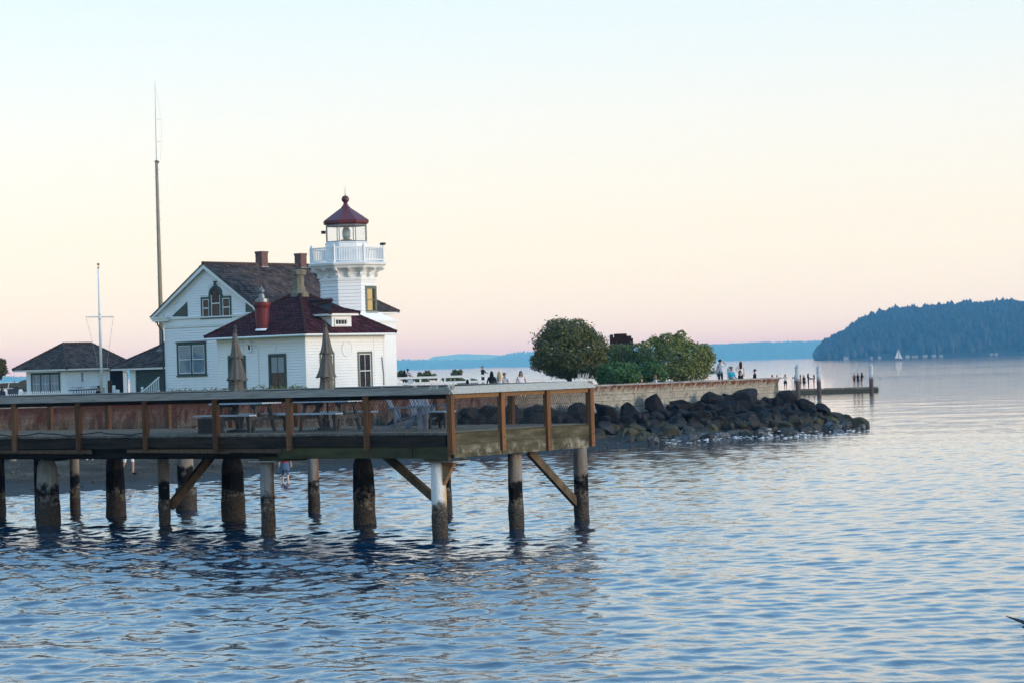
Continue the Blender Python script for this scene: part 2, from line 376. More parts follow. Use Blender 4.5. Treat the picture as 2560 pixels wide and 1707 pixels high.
# bricks of the far chimneys are 3 pixels high: texture
t = NT('brick'); b = t.n.new('ShaderNodeTexBrick'); t.L(t.mapping((1, 1, 1), rot=(PI/2, 0, 0)), b.inputs['Vector'])
t.n.remove(b); vec = t.tc.outputs['Object']; n1 = t.noise(vec, 8, 4); zz = t.sep(vec)[2]
row = t.math('FRACT', t.math('MULTIPLY', zz, 1 / .085)); joint = t.ramp(row, [(.0, 1.0), (.14, 1.0), (.2, 0.0)])
t.set(t.mix(joint, t.ramp(n1, [(.3, (.075, .035, .028)), (.6, (.17, .07, .052)), (.8, (.22, .12, .09))]), (.17, .15, .13)), .95)
t.bump(row, .15, .01)

# glass
def glass(name, tint=(1, 1, 1), clear=.88, rough=.02):
    t = NT(name); t.n.remove(t.bs); tr = t.n.new('ShaderNodeBsdfTransparent'); tr.inputs[0].default_value = tint + (1,)
    gl = t.n.new('ShaderNodeBsdfGlossy'); gl.inputs['Roughness'].default_value = rough; lw = t.n.new('ShaderNodeLayerWeight'); lw.inputs[0].default_value = .5; fr = t.math('POWER', lw.outputs['Facing'], 4.0)
    mx = t.n.new('ShaderNodeMixShader'); fac = t.math('ADD', t.math('MULTIPLY', fr, .6), .02 + (1 - clear) * .5)
    t.L(fac, mx.inputs[0]); t.L(tr.outputs[0], mx.inputs[1]); t.L(gl.outputs[0], mx.inputs[2]); t.L(mx.outputs[0], t.out.inputs[0])
glass('window_glass', (.7, .75, .78), .98); glass('lantern_glass', (.97, .98, 1.0), .97)
t = NT('lens_glass'); t.set((.5, .6, .58), .12, 0, .9); t.bs.inputs['Transmission Weight'].default_value = .55
t = NT('glow_shade'); t.set((.55, .38, .16), .8); t.bs.inputs['Emission Color'].default_value = (1.0, .56, .16, 1); t.bs.inputs['Emission Strength'].default_value = .95  # warm light falling on the yellow blind is put in as emission

# foliage: each leaf its own shade
def leaf(name, a, b, c):
    t = NT(name); col = t.ramp(t.geo.outputs['Random Per Island'], [(0, a), (.5, b), (1, c)])
    big = t.noise(t.mapping((1, 1, 1)), 1.3, 3)
    t.set(t.mix(t.ramp(big, [(.35, .55), (.65, 0.0)]), col, a), .6, 0, .3)
leaf('leaf_dark', (0.069, 0.072, 0.019), (0.091, 0.097, 0.024), (0.133, 0.128, 0.031))
leaf('leaf_olive', (0.096, 0.112, 0.021), (0.143, 0.168, 0.032), (0.246, 0.242, 0.045))
leaf('leaf_fine', (0.036, 0.084, 0.019), (0.048, 0.111, 0.026), (0.069, 0.150, 0.033))
leaf('leaf_mid', (0.073, 0.094, 0.021), (0.100, 0.125, 0.026), (0.140, 0.166, 0.035))
leaf('leaf_autumn', (.03, .05, .012), (.09, .09, .02), (.22, .10, .02))
leaf('leaf_dune', (.05, .07, .02), (.09, .11, .035), (.15, .16, .06))
leaf('conifer', (.004, .007, .006), (.007, .011, .008), (.012, .017, .011))
plain('hill_ground', (.03, .042, .022), (.02, .028, .016), .02, .95)
plain('bluff', (.20, .17, .13), (.1, .085, .07), .05, .95)

# water
t = NT('water'); t.set((.004, .028, .060), .03, 0, .5); t.bs.inputs['IOR'].default_value = 1.5
wv = t.mapping((1, 1.0, 1), 'World'); a = t.noise(wv, 8.0, 3, .5, .3); b = t.noise(wv, 2.6, 3, .5, .5)
gust = t.ramp(t.noise(t.mapping((.006, .028, 1), 'World'), 1.0, 3, .55), [(.36, .25), (.50, .55), (.66, 1.0)])
bn = t.n.new('ShaderNodeBump'); bn.inputs['Distance'].default_value = .026
t.L(t.math('ADD', t.math('MULTIPLY', a, .30), b), bn.inputs['Height']); t.L(gust, bn.inputs['Strength']); t.L(bn.outputs[0], t.bs.inputs['Normal']); t.L(bn.outputs[0], t.bs.inputs['Coat Normal']); t.bs.inputs['Coat Weight'].default_value = .32; t.bs.inputs['Coat Roughness'].default_value = .03
# ---------------------------------------------------------------- the sea: real waves in view, a flat sheet beyond
def sea():
    ys = [24.0]
    while ys[-1] < 250: ys.append(ys[-1] + (.0016 * ys[-1] if ys[-1] < 105 else .0016 * ys[-1] + .0034 * (ys[-1] - 105)))
    ys = np.array(ys); rows, cols = len(ys), 500; tt = np.linspace(-1, 1, cols)
    half = 0.24 * ys + 3.0
    X = half[:, None] * tt[None, :]; Y = np.repeat(ys[:, None], cols, 1)
    Z = np.zeros_like(X); DX = np.zeros_like(X); DY = np.zeros_like(X)
    rng = np.random.RandomState(3); dyl = np.gradient(ys)[:, None]
    lam = np.concatenate([np.geomspace(.26, .48, 18), np.geomspace(.50, 1.05, 28), np.geomspace(1.3, 4.2, 8), np.array([6.5, 9.0, 13.0])])
    chop = 1.12 - .34 * np.tanh((X - .02 * Y) / 6.0)      # calmer on the open right, choppier by the pier
    for L in lam:
        k = 2 * PI / L; th = rng.normal(rad(256), rad(46)); ph = rng.uniform(0, 2 * PI)
        slope = .022 if L < .49 else .030 if L < 1.2 else (.012 if L < 5 else .006)
        A = slope / k * rng.uniform(.6, 1.4); dx, dy = math.cos(th), math.sin(th)
        fade = np.clip((L / dyl - 2.6) / 2.5, 0, 1)
        # gusts: the small ripples come and go in patches
        patch = .75 + .45 * np.sin(.11 * X + .07 * Y + 3 * rng.rand()) * np.sin(.05 * X - .09 * Y + 6 * rng.rand())
        a = k * (dx * X + dy * Y) + ph + .6 * np.sin(.31 * X + .17 * Y + L)
        c = np.cos(a); s_ = np.sin(a); W = A * fade * patch * chop
        Z += W * c; DX -= W * dx * s_ * .8; DY -= W * dy * s_ * .8
    edge = np.clip(np.minimum.reduce([(1 - np.abs(tt))[None, :] * 12 + 0 * X, (np.arange(rows)[:, None] / 25.) + 0 * X, ((rows - 1 - np.arange(rows))[:, None] / 60.) + 0 * X]), 0, 1)
    Z *= edge; DX *= edge; DY *= edge
    v = np.stack([X + DX, Y + DY, Z], -1).reshape(-1, 3)
    i = np.arange(rows - 1)[:, None] * cols + np.arange(cols - 1)[None, :]
    f = np.stack([i, i + 1, i + cols + 1, i + cols], -1).reshape(-1, 4)
    o = len(v); B = 42000.
    c0, c1, c2, c3 = 0, cols - 1, rows * cols - 1, (rows - 1) * cols
    ext = np.array([(-B, -B, 0), (B, -B, 0), (B, B, 0), (-B, B, 0)])
    v = np.concatenate([v, ext]); f = np.concatenate([f, [(o, o+1, c1, c0), (o+1, o+2, c2, c1), (o+2, o+3, c3, c2), (o+3, o, c0, c3)]])
    tag(link('sea_water', np_mesh('sea_water', v, f, 'water', True)), 'rippled blue sea water reaching to the far shore', kind='structure')
sea()

# ---------------------------------------------------------------- the point: wall line, lawn, beach
GZ = 2.30                                # ground behind the seawall
WALL = [(-46, 95.5), (-30, 98.0), (-15, 107.0), (-5, 114.5), (5, 124.0), (xAt(G(1786), 136.5, 2.9), 136.5)]   # seen from above, left to right
def wall_y(x):
    for (x0, y0), (x1, y1) in zip(WALL, WALL[1:]):
        if x <= x1: return y0 + (y1 - y0) * (x - x0) / (x1 - x0)
    return WALL[-1][1]
wx, wy = WALL[-1]
b = MB(); top = [(-120, 94, GZ), (-46, 96.5, GZ)] + [(x - .3, y + .45, GZ) for x, y in WALL[1:]] + [(wx + .2, wy + 9, GZ), (wx - .5, 160, GZ), (8, 196, GZ), (-30, 214, GZ), (-120, 230, GZ)]
b.prism(top[::-1], (0, 0, -3.0)); tag(b.build('lawn', 'lawn'), 'green lawn around the lighthouse', kind='structure')
b = MB(); b.prism([(-95, 178, GZ + .01), (-20, 186, GZ + .01), (-20, 200, GZ + .01), (-95, 208, GZ + .01)], (0, 0, .012))
tag(b.build('parking_lot', 'asphalt'), 'asphalt parking lot behind the outbuildings', kind='structure')

def beach():
    nx, ny = 150, 60; xs = np.linspace(-50, 14, nx); V_ = []
    for j in range(ny):
        for x in xs:
            yw = wall_y(x) + .2; ysh = np.interp(x, [-50, -20, -13, -9.5, -5, 0, 3, 8, 14], [76, 82, 86, 97, 102, 107, 111, 118, 130]) - 5
            y = ysh + (yw - ysh) * j / (ny - 1)
            z = -.45 + 1.75 * (j / (ny - 1)) ** .9 if x < 2 else -.45 + 1.1 * (j / (ny - 1))
            z += .10 * mnoise.noise((x * .35, y * .35, 0)) + .04 * mnoise.noise((x * 1.6, y * 1.6, 3))
            V_.append((x, y, z))
    i = np.arange(ny - 1)[:, None] * nx + np.arange(nx - 1)[None, :]
    f = np.stack([i, i + 1, i + nx + 1, i + nx], -1).reshape(-1, 4)
    tag(link('beach', np_mesh('beach', V_, f, 'gravel', True)), 'dark gravel beach under and behind the pier', kind='structure')
    return np.array(V_)
BV = beach()
def beach_z(x, y):
    d = (BV[:, 0] - x) ** 2 + (BV[:, 1] - y) ** 2; return float(BV[d.argmin(), 2])
def pebbles():
    rng = np.random.RandomState(11); vs = []; fs = []; base = np.array([(1,0,0),(0,1,0),(-1,0,0),(0,-1,0),(0,0,1),(0,0,-1)], float)
    tri = np.array([(0,1,4),(1,2,4),(2,3,4),(3,0,4),(1,0,5),(2,1,5),(3,2,5),(0,3,5)])
    for k in range(2600):
        p = BV[rng.randint(len(BV))]
        if p[2] < -.15: continue
        r = rng.uniform(.03, .09) * (2.2 if rng.rand() < .06 else 1)
        q = base * r * rng.uniform(.7, 1.3, (6, 3)) * (1, 1, .6) + p + (rng.uniform(-.25, .25), rng.uniform(-.25, .25), .01)
        fs.append(tri + len(vs) * 6); vs.append(q)
    tag(link('pebbles', np_mesh('pebbles', np.concatenate(vs), np.concatenate(fs), 'pebble', True)), 'loose pebbles strewn over the gravel beach', 'pebbles', kind='stuff')
pebbles()

def seawall():
    root = thing('seawall', 'rust-stained pale concrete seawall curving along the point', 'wall', (0, 0, 0))
    pts = []
    for (x0, y0), (x1, y1) in zip(WALL, WALL[1:]):
        n = max(2, int(math.hypot(x1 - x0, y1 - y0) / .8))
        pts += [(x0 + (x1 - x0) * i / n, y0 + (y1 - y0) * i / n) for i in range(n)]
    pts.append(WALL[-1])
    prof = [(-.10, .2), (-.06, .9), (.10, 1.35), (.15, 1.75), (.12, 2.15), (.02, 2.5), (-.10, 2.72), (-.14, 2.82), (.4, 2.82), (.4, .2)]
    vs = []; n = len(prof)
    for i, (x, y) in enumerate(pts):
        a, c = pts[max(0, i - 1)], pts[min(len(pts) - 1, i + 1)]; d = V(c[0] - a[0], c[1] - a[1], 0).normalized(); nn = V(-d.y, d.x, 0)
        for q, z in prof:
            w_ = .015 * mnoise.noise((x * .8, z * 2, 1)); vs.append((x + nn.x * (q + w_), y + nn.y * (q + w_), z))
    fs = [(i * n + k, i * n + (k + 1) % n, (i + 1) * n + (k + 1) % n, (i + 1) * n + k) for i in range(len(pts) - 1) for k in range(n)]
    fs += [tuple(range(n)), tuple(range((len(pts) - 1) * n, len(pts) * n))[::-1]]
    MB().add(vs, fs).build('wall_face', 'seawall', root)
    b = MB()
    for p, q in zip(pts, pts[1:]):
        b.bar((p[0], p[1] + .1, 2.865), (q[0] + .001, q[1] + .1, 2.865), .56, .085)
    b.build('coping', 'coping', root)
    p = pts[-1]; b = MB(); b.prism([(p[0] + .002, p[1] - .2, .2), (p[0] + .002, p[1] - .24, 2.82), (p[0] + .45, p[1] + 7, 2.82), (p[0] + .45, p[1] + 7, .2)], (-.4, .15, 0))
    b.build('return_wall', 'seawall', root)
seawall()

# ---------------------------------------------------------------- far shores
def ridge(name, label, prof, Y, depth, mat, trees_=0.0, seed=1, rough_=4.0):
    """prof: (u, v) skyline points in the photograph for a shore Y metres away; the land rises behind the shore line"""
    rng = np.random.RandomState(seed); us = np.linspace(prof[0][0], prof[-1][0], 220)
    hs = np.interp(us, [p[0] for p in prof], [atY(p[0], p[1], Y + depth * .6).z for p in prof])
    hs = hs - trees_; V_ = []; nj = 9
    for u, h in zip(us, hs):
        x = (u - 1280) / F_PX
        for j in range(nj):
            t_ = j / (nj - 1); y = Y + depth * t_
            prof_t = 0 if j == 0 else (.30 + .70 * math.sin(min(1, t_ / .6) * PI / 2)) if t_ <= .6 else math.cos((t_ - .6) / .4 * PI / 2)
            hh = h * prof_t + (rough_ * mnoise.noise((x * Y * .012, y * .012, seed)) if 0 < j < nj - 1 else 0)
            V_.append((x * y, y, max(-2, hh if j < nj - 1 else -2) if j else -2))
    n = len(us); i = np.arange(n - 1)[:, None] * nj + np.arange(nj - 1)[None, :]
    f = np.stack([i, i + nj, i + nj + 1, i + 1], -1).reshape(-1, 4)
    o = tag(link(name, np_mesh(name, V_, f, mat, True)), label, kind='structure')
    return np.array(V_).reshape(n, nj, 3)
def conifers(name, label, grid, n, hmin, hmax, seed, cap=None):
    rng = np.random.RandomState(seed); vs = []; fs = []; c = 0; nu, nj, _ = grid.shape
    for k in range(n):
        u = rng.rand() * (nu - 1.01); j = (rng.rand() ** .9) * (nj - 2.2) + .15
        a, b_ = int(u), int(j); fu, fj = u - a, j - b_
        p = (grid[a, b_] * (1-fu) + grid[a+1, b_] * fu) * (1-fj) + (grid[a, b_+1] * (1-fu) + grid[a+1, b_+1] * fu) * fj
        h = rng.uniform(hmin, hmax) * (1.25 if rng.rand() < .12 else 1); r = h * rng.uniform(.24, .46); m = 6
        ph = rng.rand() * 6; lv = [(-.1, .7), (.3, 1.0), (.62, .62), (.86, .28)]
        ring = [(p[0] + r*q*rng.uniform(.75, 1.2) * math.cos(ph + 2*PI*i/m), p[1] + r*q*math.sin(ph + 2*PI*i/m), p[2] + h*z) for z, q in lv for i in range(m)]
        vs += ring + [(p[0], p[1], p[2] + h)]
        for l in range(len(lv) - 1):
            for i in range(m):
                A, B, C_, D = c+l*m+i, c+l*m+(i+1) % m, c+(l+1)*m+(i+1) % m, c+(l+1)*m+i; fs += [(A, B, C_), (A, C_, D)]
        t_ = c + len(lv)*m; fs += [(c+(len(lv)-1)*m+i, c+(len(lv)-1)*m+(i+1) % m, t_) for i in range(m)]
        c += len(lv)*m + 1
    tag(link(name, np_mesh(name, vs, fs, 'conifer')), label, 'forest', kind='stuff')
HEAD = [(u_, v_ + (6 if v_ < 860 else 0)) for u_, v_ in ((2044, 880), (2052, 868), (2068, 850), (2110, 826), (2150, 800), (2190, 784), (2240, 772), (2300, 768), (2380, 758), (2480, 752), (2560, 752), (2700, 745), (2900, 750), (3200, 790))]
gh = ridge('headland', 'steep wooded headland rising on the right', HEAD, 2800, 800, 'hill_ground', 12, seed=2)
conifers('headland_forest', 'dense conifer forest covering the steep headland', gh, 11000, 7, 17, 5)
g1 = ridge('far_shore', 'long low wooded shore right of the trees', [(1380, 872), (1560, 870), (1760, 862), (1900, 856), (2060, 852), (2200, 850), (2400, 852)], 11000, 1800, 'hill_ground', 9, seed=4)
conifers('far_shore_forest', 'forest along the long low far shore', g1, 4200, 8, 15, 8)
g2 = ridge('distant_shore', 'distant low wooded shore left of the trees', [(-400, 942), (0, 941), (60, 940), (300, 925), (800, 905), (1000, 899), (1080, 899), (1200, 899), (1235, 895), (1260, 885), (1290, 880), (1400, 876)], 12500, 1800, 'hill_ground', 9, seed=6)
conifers('distant_shore_forest', 'forest along the distant low shore', g2, 3600, 8, 15, 9)
ridge('distant_hills', 'faint pale hills beyond the distant shore', [(1000, 915), (1060, 902), (1085, 890), (1140, 885), (1170, 884), (1240, 887), (1330, 890), (1420, 900)], 20000, 2500, 'hill_ground', seed=7)
for i, (u, v, w_, h_) in enumerate([(2112, 882, 7, 6), (2118, 883, 4, 4), (2178, 881, 5, 3), (2198, 880, 6, 4), (2268, 878, 9, 5), (2282, 880, 5, 3), (2290, 879, 6, 3), (2312, 878, 11, 4), (2334, 878, 9, 4), (2352, 878, 8, 3), (2478, 870, 6, 3), (2490, 870, 7, 3)]):
    Y = 2790.; p = atY(u, v, Y); k = Y / F_PX; hw = w_ * k / 2
    LB = ['pale house on the shore near the tip of the headland', 'small house just right of the headland tip house', 'low pale shed on the shore left of the sailboat', 'pale house on the shore just left of the sailboat',
          'large pale house on the shore right of the sailboat', 'small pale house second right of the sailboat', 'small pale house third right of the sailboat', 'long pale house fourth right of the sailboat', 'pale house fifth right of the sailboat',
          'pale house sixth right of the sailboat', 'leftmost of the two houses low on the headland at right', 'rightmost house low on the headland'][i]
    r_ = thing('shore_house', LB, 'house', (p.x, Y, 1.0), group='houses along the far shore')
    b = MB(); b.box(-hw, hw, -3, 3, -1.5, h_ * k * .65); b.build('wall', 'house_far', r_)
    b = MB(); z0 = h_ * k * .65; b.prism([(-hw * 1.08, -4.5, z0), (hw * 1.08, -4.5, z0), (hw * .8, 0, z0 * 1.6), (-hw * .8, 0, z0 * 1.6)], (0, .3, 0)); b.prism([(-hw * 1.08, 4.5, z0), (hw * 1.08, 4.5, z0), (hw * .8, 0.31, z0 * 1.6), (-hw * .8, .31, z0 * 1.6)], (0, -.3, 0)); b.build('roof', 'roof_far', r_)

# ---------------------------------------------------------------- air
hz = MB(); hz.box(-30000, 30000, -400, 24000, -3.2, 165); ho = hz.build('haze', 'white_paint'); ho.data.materials.clear()
m = bpy.data.materials.new('haze'); m.use_nodes = True; m.node_tree.nodes.clear()
o_ = m.node_tree.nodes.new('ShaderNodeOutputMaterial'); pv = m.node_tree.nodes.new('ShaderNodeVolumePrincipled')
pv.inputs['Color'].default_value = (.16, .56, 1.0, 1); pv.inputs['Absorption Color'].default_value = (1, 1, 1, 1); pv.inputs['Density'].default_value = 1.6e-4; pv.inputs['Anisotropy'].default_value = 0.0
m.node_tree.links.new(pv.outputs[0], o_.inputs['Volume']); ho.data.materials.append(m); tag(ho, 'thin blue evening haze over the sea', kind='stuff')
# ---------------------------------------------------------------- buildings on the point (all turned 38 degrees to the view)
RZ = rad(-38.0)
def lhit(loc, axis, val, u, v):
    """where the sight line of photo point (u, v) meets the plane local[axis] = val of a building standing at loc"""
    R = Matrix.Rotation(-RZ, 3, 'Z'); o = R @ (CAM - Vector(loc)); d = R @ ray(u, v)
    return o + d * ((val - o[axis]) / d[axis])
class Face:
    """a wall plane of a building: a runs to the right along it, z up, d outwards"""
    def __init__(s, loc, axis, val):
        s.loc, s.axis, s.val = loc, axis, val
        s.r = V(1, 0, 0) if axis == 1 else V(0, 1, 0); s.n = V(0, -1, 0) if axis == 1 else V(1, 0, 0)
    def p(s, a, z, d=0.0):
        return (V(a, s.val, z) if s.axis == 1 else V(s.val, a, z)) + s.n * d
    def az(s, u, v):
        h = lhit(s.loc, s.axis, s.val, u, v); return (h.x if s.axis == 1 else h.y), h.z
    def rect(s, u0, v0, u1, v1):
        um, vm = (u0 + u1) / 2, (v0 + v1) / 2
        return s.az(u0, vm)[0], s.az(u1, vm)[0], s.az(um, v1)[1], s.az(um, v0)[1]
    def box(s, mb, a0, a1, z0, z1, d0, d1):
        mb.obox(s.p((a0+a1)/2, (z0+z1)/2, (d0+d1)/2), s.r*(a1-a0)/2, s.n*(d1-d0)/2, V(0,0,(z1-z0)/2))
def siding(fc, a0, a1, z0, z1, holes=(), expo=.165, lo=None, hi=None, mb=None):
    """clapboards: each course a wedge, thicker at its lower edge, cut round the holes and to the slope of a gable"""
    mb = mb or MB(); z = z0
    while z < z1 - .02:
        zt = min(z + expo, z1); zm = (z + zt) / 2
        l = a0 if lo is None else max(a0, lo(zm)); h = a1 if hi is None else min(a1, hi(zm))
        segs = [(l, h)]
        for x0, x1, y0, y1 in holes:
            if zt > y0 + .02 and z < y1 - .02:
                segs = [q for s_, e_ in segs for q in ((s_, min(e_, x0)), (max(s_, x1), e_)) if q[1] - q[0] > .02]
        for s_, e_ in segs:
            if e_ - s_ < .05: continue
            mb.add([fc.p(s_, z, .0), fc.p(e_, z, .0), fc.p(e_, z, .052), fc.p(s_, z, .052), fc.p(s_, zt-.030, .0), fc.p(e_, zt-.030, .0), fc.p(e_, zt-.030, .022), fc.p(s_, zt-.030, .022)],
                   [(3,2,6,7), (0,3,7,4), (2,1,5,6), (0,1,2,3), (4,5,6,7)])
        z += expo
    return mb
def window(parent, fc, a0, a1, z0, z1, trim='green_trim', tw=.10, nx=1, ny=2, units=1, blind=None, sill=True, hood=False, sash='white_trim', glassm='window_glass', shade=None, sw=.045):
    b = MB()
    fc.box(b, a0, a0+tw, z0, z1, .0, .075); fc.box(b, a1-tw, a1, z0, z1, .0, .075); fc.box(b, a0+tw, a1-tw, z1-tw, z1, .0, .073); fc.box(b, a0+tw, a1-tw, z0, z0+tw*.7, .0, .073)
    iw = (a1 - a0 - 2*tw - (units-1)*tw) / units
    for k in range(units - 1):
        m0 = a0 + tw + iw*(k+1) + tw*k; fc.box(b, m0, m0+tw, z0+tw*.7, z1-tw, .0, .072)
    wn = b.build('window', trim, parent)
    if sill:
        b = MB(); fc.box(b, a0-.05, a1+.05, z0-.07, z0-.001, .0, .12); b.build('sill', trim, wn)
    if hood:
        b = MB(); fc.box(b, a0-.06, a1+.06, z1+.001, z1+.07, .0, .12); b.build('window_head', trim, wn)
    for k in range(units):
        s0 = a0 + tw + (iw+tw)*k; s1 = s0 + iw; y0 = z0 + tw*.7; y1 = z1 - tw
        b = MB(); fc.box(b, s0, s1, y0, y1, .004, .010); b.build('interior', 'interior_dark', wn)
        if blind:
            b = MB(); fc.box(b, s0+.02, s1-.02, y0 + (y1-y0)*(1-blind), y1, .012, .018); b.build('blind', 'blind', wn)
        if shade:
            b = MB(); fc.box(b, s0+.02, s0 + (s1-s0)*.70, y0+.02, y1-.02, .012, .018); b.build('window_shade', shade, wn)
        b = MB(); hh = (y1-y0)/ny; ww = (s1-s0)/nx
        for i in range(nx+1):
            w_ = sw if i in (0, nx) else sw*.5; c = s0 + ww*i; c = c + w_/2 if i == 0 else c - w_/2 if i == nx else c
            fc.box(b, c-w_/2, c+w_/2, y0, y1, .028, .056)
        for j in range(ny+1):
            w_ = sw if j in (0, ny) or (ny % 2 == 0 and j == ny//2) else sw*.5; c = y0 + hh*j; c = c + w_/2 if j == 0 else c - w_/2 if j == ny else c
            fc.box(b, s0, s1, c-w_/2, c+w_/2, .029, .055)
        b.build('sash', sash, wn)
        for i in range(nx):
            for j in range(ny):
                b = MB(); fc.box(b, s0+ww*i+.01, s0+ww*(i+1)-.01, y0+hh*j+.01, y0+hh*(j+1)-.01, .036, .042); b.build('pane', glassm, wn)
    return wn
def tiles(mb, e0, e1, up, rows_len, lo, hi, tw=.32, ex=.27, th=.045, rng=random):
    """tiles on a roof slope: e0-e1 the eave, up the unit vector up the slope; lo/hi give the ends of a row at distance s"""
    e0, e1, up = Vector(e0), Vector(e1), Vector(up); al = (e1 - e0).normalized(); n = al.cross(up).normalized(); s = 0.0; r = 0
    while s < rows_len - .02:
        s2 = min(s + ex, rows_len); l, h = lo((s+s2)/2), hi((s+s2)/2); a = l + (0 if r % 2 else -tw/2)
        while a < h - .01:
            x0, x1 = max(a, l), min(a + tw - .012, h)
            if x1 - x0 > .03:
                j = rng.uniform(-.008, .012); t0 = th + j; t1 = th*.45 + j
                p = lambda x, q, d: e0 + al*x + up*q + n*d
                m_ = (x0+x1)/2
                mb.add([p(x0, s, .0), p(x1, s, .0), p(x1, s2+.03, .0), p(x0, s2+.03, .0), p(x0, s, t0-.012), p(m_, s, t0+.014), p(x1, s, t0-.012), p(x1, s2+.03, t1-.012), p(m_, s2+.03, t1+.012), p(x0, s2+.03, t1-.012)],
                       [(4,5,8,9), (5,6,7,8), (0,1,6,5,4), (1,2,7,6), (3,0,4,9)])
            a += tw
        s += ex; r += 1
def caps(mb, p, q, r=.11, L=.36):
    p, q = Vector(p), Vector(q); d = q - p; n = max(1, int(d.length / L)); d.normalize(); st = (q - p).length / n
    for i in range(n):
        a = p + d*st*i; mb.cyl(a, a + d*(st*1.08), r*1.08, r*.92, 8)
def hip_roof(parent, x0, x1, y0, y1, z, apex, tile, cap, ridge=None, th=.10, fascia='white_trim', fh=.13):
    """hipped roof over the eave rectangle; apex (x, y, z), or two ridge ends"""
    A = Vector(apex); B = Vector(ridge) if ridge else A
    C4 = [V(x0,y0,z), V(x1,y0,z), V(x1,y1,z), V(x0,y1,z)]
    b = MB(); b.box(x0+.04, x1-.04, y0+.04, y1-.04, z-fh, z-.004); ft = b.build('fascia', fascia, parent)
    b = MB(); ap = {0: (A, B), 1: (B, B), 2: (B, A), 3: (A, A)}
    ridge_along_x = abs(A.x - B.x) >= abs(A.y - B.y)
    if not ridge_along_x: ap = {0: (A, A), 1: (A, B), 2: (B, B), 3: (B, A)}
    core = MB(); T = MB()
    for k in range(4):
        e0, e1 = C4[k], C4[(k+1) % 4]; t0, t1 = ap[k]
        core.poly([e0, e1, t1, t0] if (t0-t1).length > .01 else [e0, e1, t0])
        al = (e1-e0).normalized(); Lw = (e1-e0).length; foot = e0 + al*((t0-e0).dot(al)); up = (t0-foot); SL = up.length; up.normalize()
        a0 = (t0-e0).dot(al); a1 = (t1-e0).dot(al)
        tiles(T, e0, e1, up, SL, lambda s, a0=a0, SL=SL: a0*s/SL, lambda s, a1=a1, Lw=Lw, SL=SL: Lw + (a1-Lw)*s/SL)
    core.build('roof_deck', 'gutter_dark', parent)
    o = T.build('roof_tiles', tile, parent); o['kind'] = 'stuff'
    b = MB()
    for k in range(4):
        caps(b, C4[k] + V(0,0,.03), ap[k][0] + V(0,0,.05))
    if ridge: caps(b, A + V(0,0,.05), B + V(0,0,.05))
    b.build('ridge_caps', cap, parent)

# ---- the lighthouse: square hip-roofed fog-signal room with the tower rising at its back
LX = xAt(G(703), 138.0, 4.0); LO = V(LX, 138.0, GZ)
lh = thing('lighthouse', 'white wooden lighthouse with maroon lantern roof and red-tiled fog-signal room', 'lighthouse', LO, RZ)
AW, AD, AE = 7.1, 6.9, 6.19-GZ             # room width, depth, eave height
AP = 8.77-GZ; FA = Face(LO, 1, 0.0); FB = Face(LO, 0, 0.0)
def srcA(x, y): return 500 + x / 4.704, 680 + y / 4.704
b = MB(); b.box(-AW, -.003, .003, AD, -.1, AE-.12); b.build('wall', 'white_paint', lh)
hA = []; hB = []
for (x0, y0, x1, y1) in ((340, 978, 548, 1420), (815, 958, 1025, 1400)):
    hA.append(FA.rect(*srcA(x0, y0), *srcA(x1, y1)))
for (x0, y0, x1, y1) in ((1405, 942, 1576, 1385), (1850, 932, 2020, 1375)):
    hB.append(FB.rect(*srcA(x0, y0), *srcA(x1, y1)))
b = siding(FA, -AW+.12, -.12, .1, AE-.2, hA); b.build('siding', 'white_paint', lh)
b = siding(FB, .12, AD-.12, .1, AE-.2, hB); b.build('siding', 'white_paint', lh)
for i_, (a0, a1, z0, z1) in enumerate(hA): window(lh, FA, a0, a1, z0, z1, 'green_trim', .15, 2, 2, sash='gutter_dark', blind=.5 if i_ else None)  # second window's pale blind is added, imitating bright see-through panes and reflection
for (a0, a1, z0, z1) in hB: window(lh, FB, a0, a1, z0, z1, 'olive_trim', .13, 2, 2)
b = MB()
for f_, a0, a1 in ((FA, -AW, -AW+.12), (FA, -.12, .045), (FB, 0, .12), (FB, AD-.12, AD), (FB, AD-1.0, AD-.92)): f_.box(b, a0, a1, -.05, AE-.16, .0, .046)
FA.box(b, -AW, 0, AE-.32, AE-.13, .0, .05); FB.box(b, 0, AD, AE-.32, AE-.13, .0, .051); b.build('corner_boards', 'white_trim', lh)
ov = .55; apx = V(-AW/2, AD/2, AP)
hip_roof(lh, -AW-ov, ov, -ov, AD+ov, AE, apx, 'tile_maroon', 'tile_cap')
b = MB(); b.tube([(-AW-ov-.1, -ov-.06, AE-.09), (ov+.06, -ov-.06, AE-.07)], .06); b.tube([(ov+.06, -ov-.06, AE-.07), (ov+.06, AD+ov, AE-.09)], .06); b.build('gutter', 'white_trim', lh)
def ring(fc, u, v, r):
    a, z = fc.az(u, v); b = MB(); n = 24
    vs = []; fs = []
    for k in range(n):
        c, s_ = math.cos(2*PI*k/n), math.sin(2*PI*k/n)
        for q, d in ((r, .03), (r, .07), (r-.06, .07), (r-.07, .045)): vs.append(fc.p(a + q*c, z + q*s_, d))
    for k in range(n):
        for j in range(3): fs.append((k*4+j, ((k+1) % n)*4+j, ((k+1) % n)*4+j+1, k*4+j+1))
    fs.append([k*4+3 for k in range(n)]); b.add(vs, fs); return b.build('round_plaque', 'white_trim', lh)
ring(FA, *srcA(868, 888), .21); ring(FA, *srcA(488, 905), .21); ring(FB, *srcA(1722, 900), .47)
a, z = FA.az(*srcA(598, 885)); b = MB(); FA.box(b, a-.17, a+.17, z-.25, z+.25, .0, .16); vb = b.build('vent_box', 'white_trim', lh)
b = MB(); FA.box(b, a-.07, a+.08, z-.13, z+.14, .161, .165); b.build('vent_opening', 'interior_dark', vb)
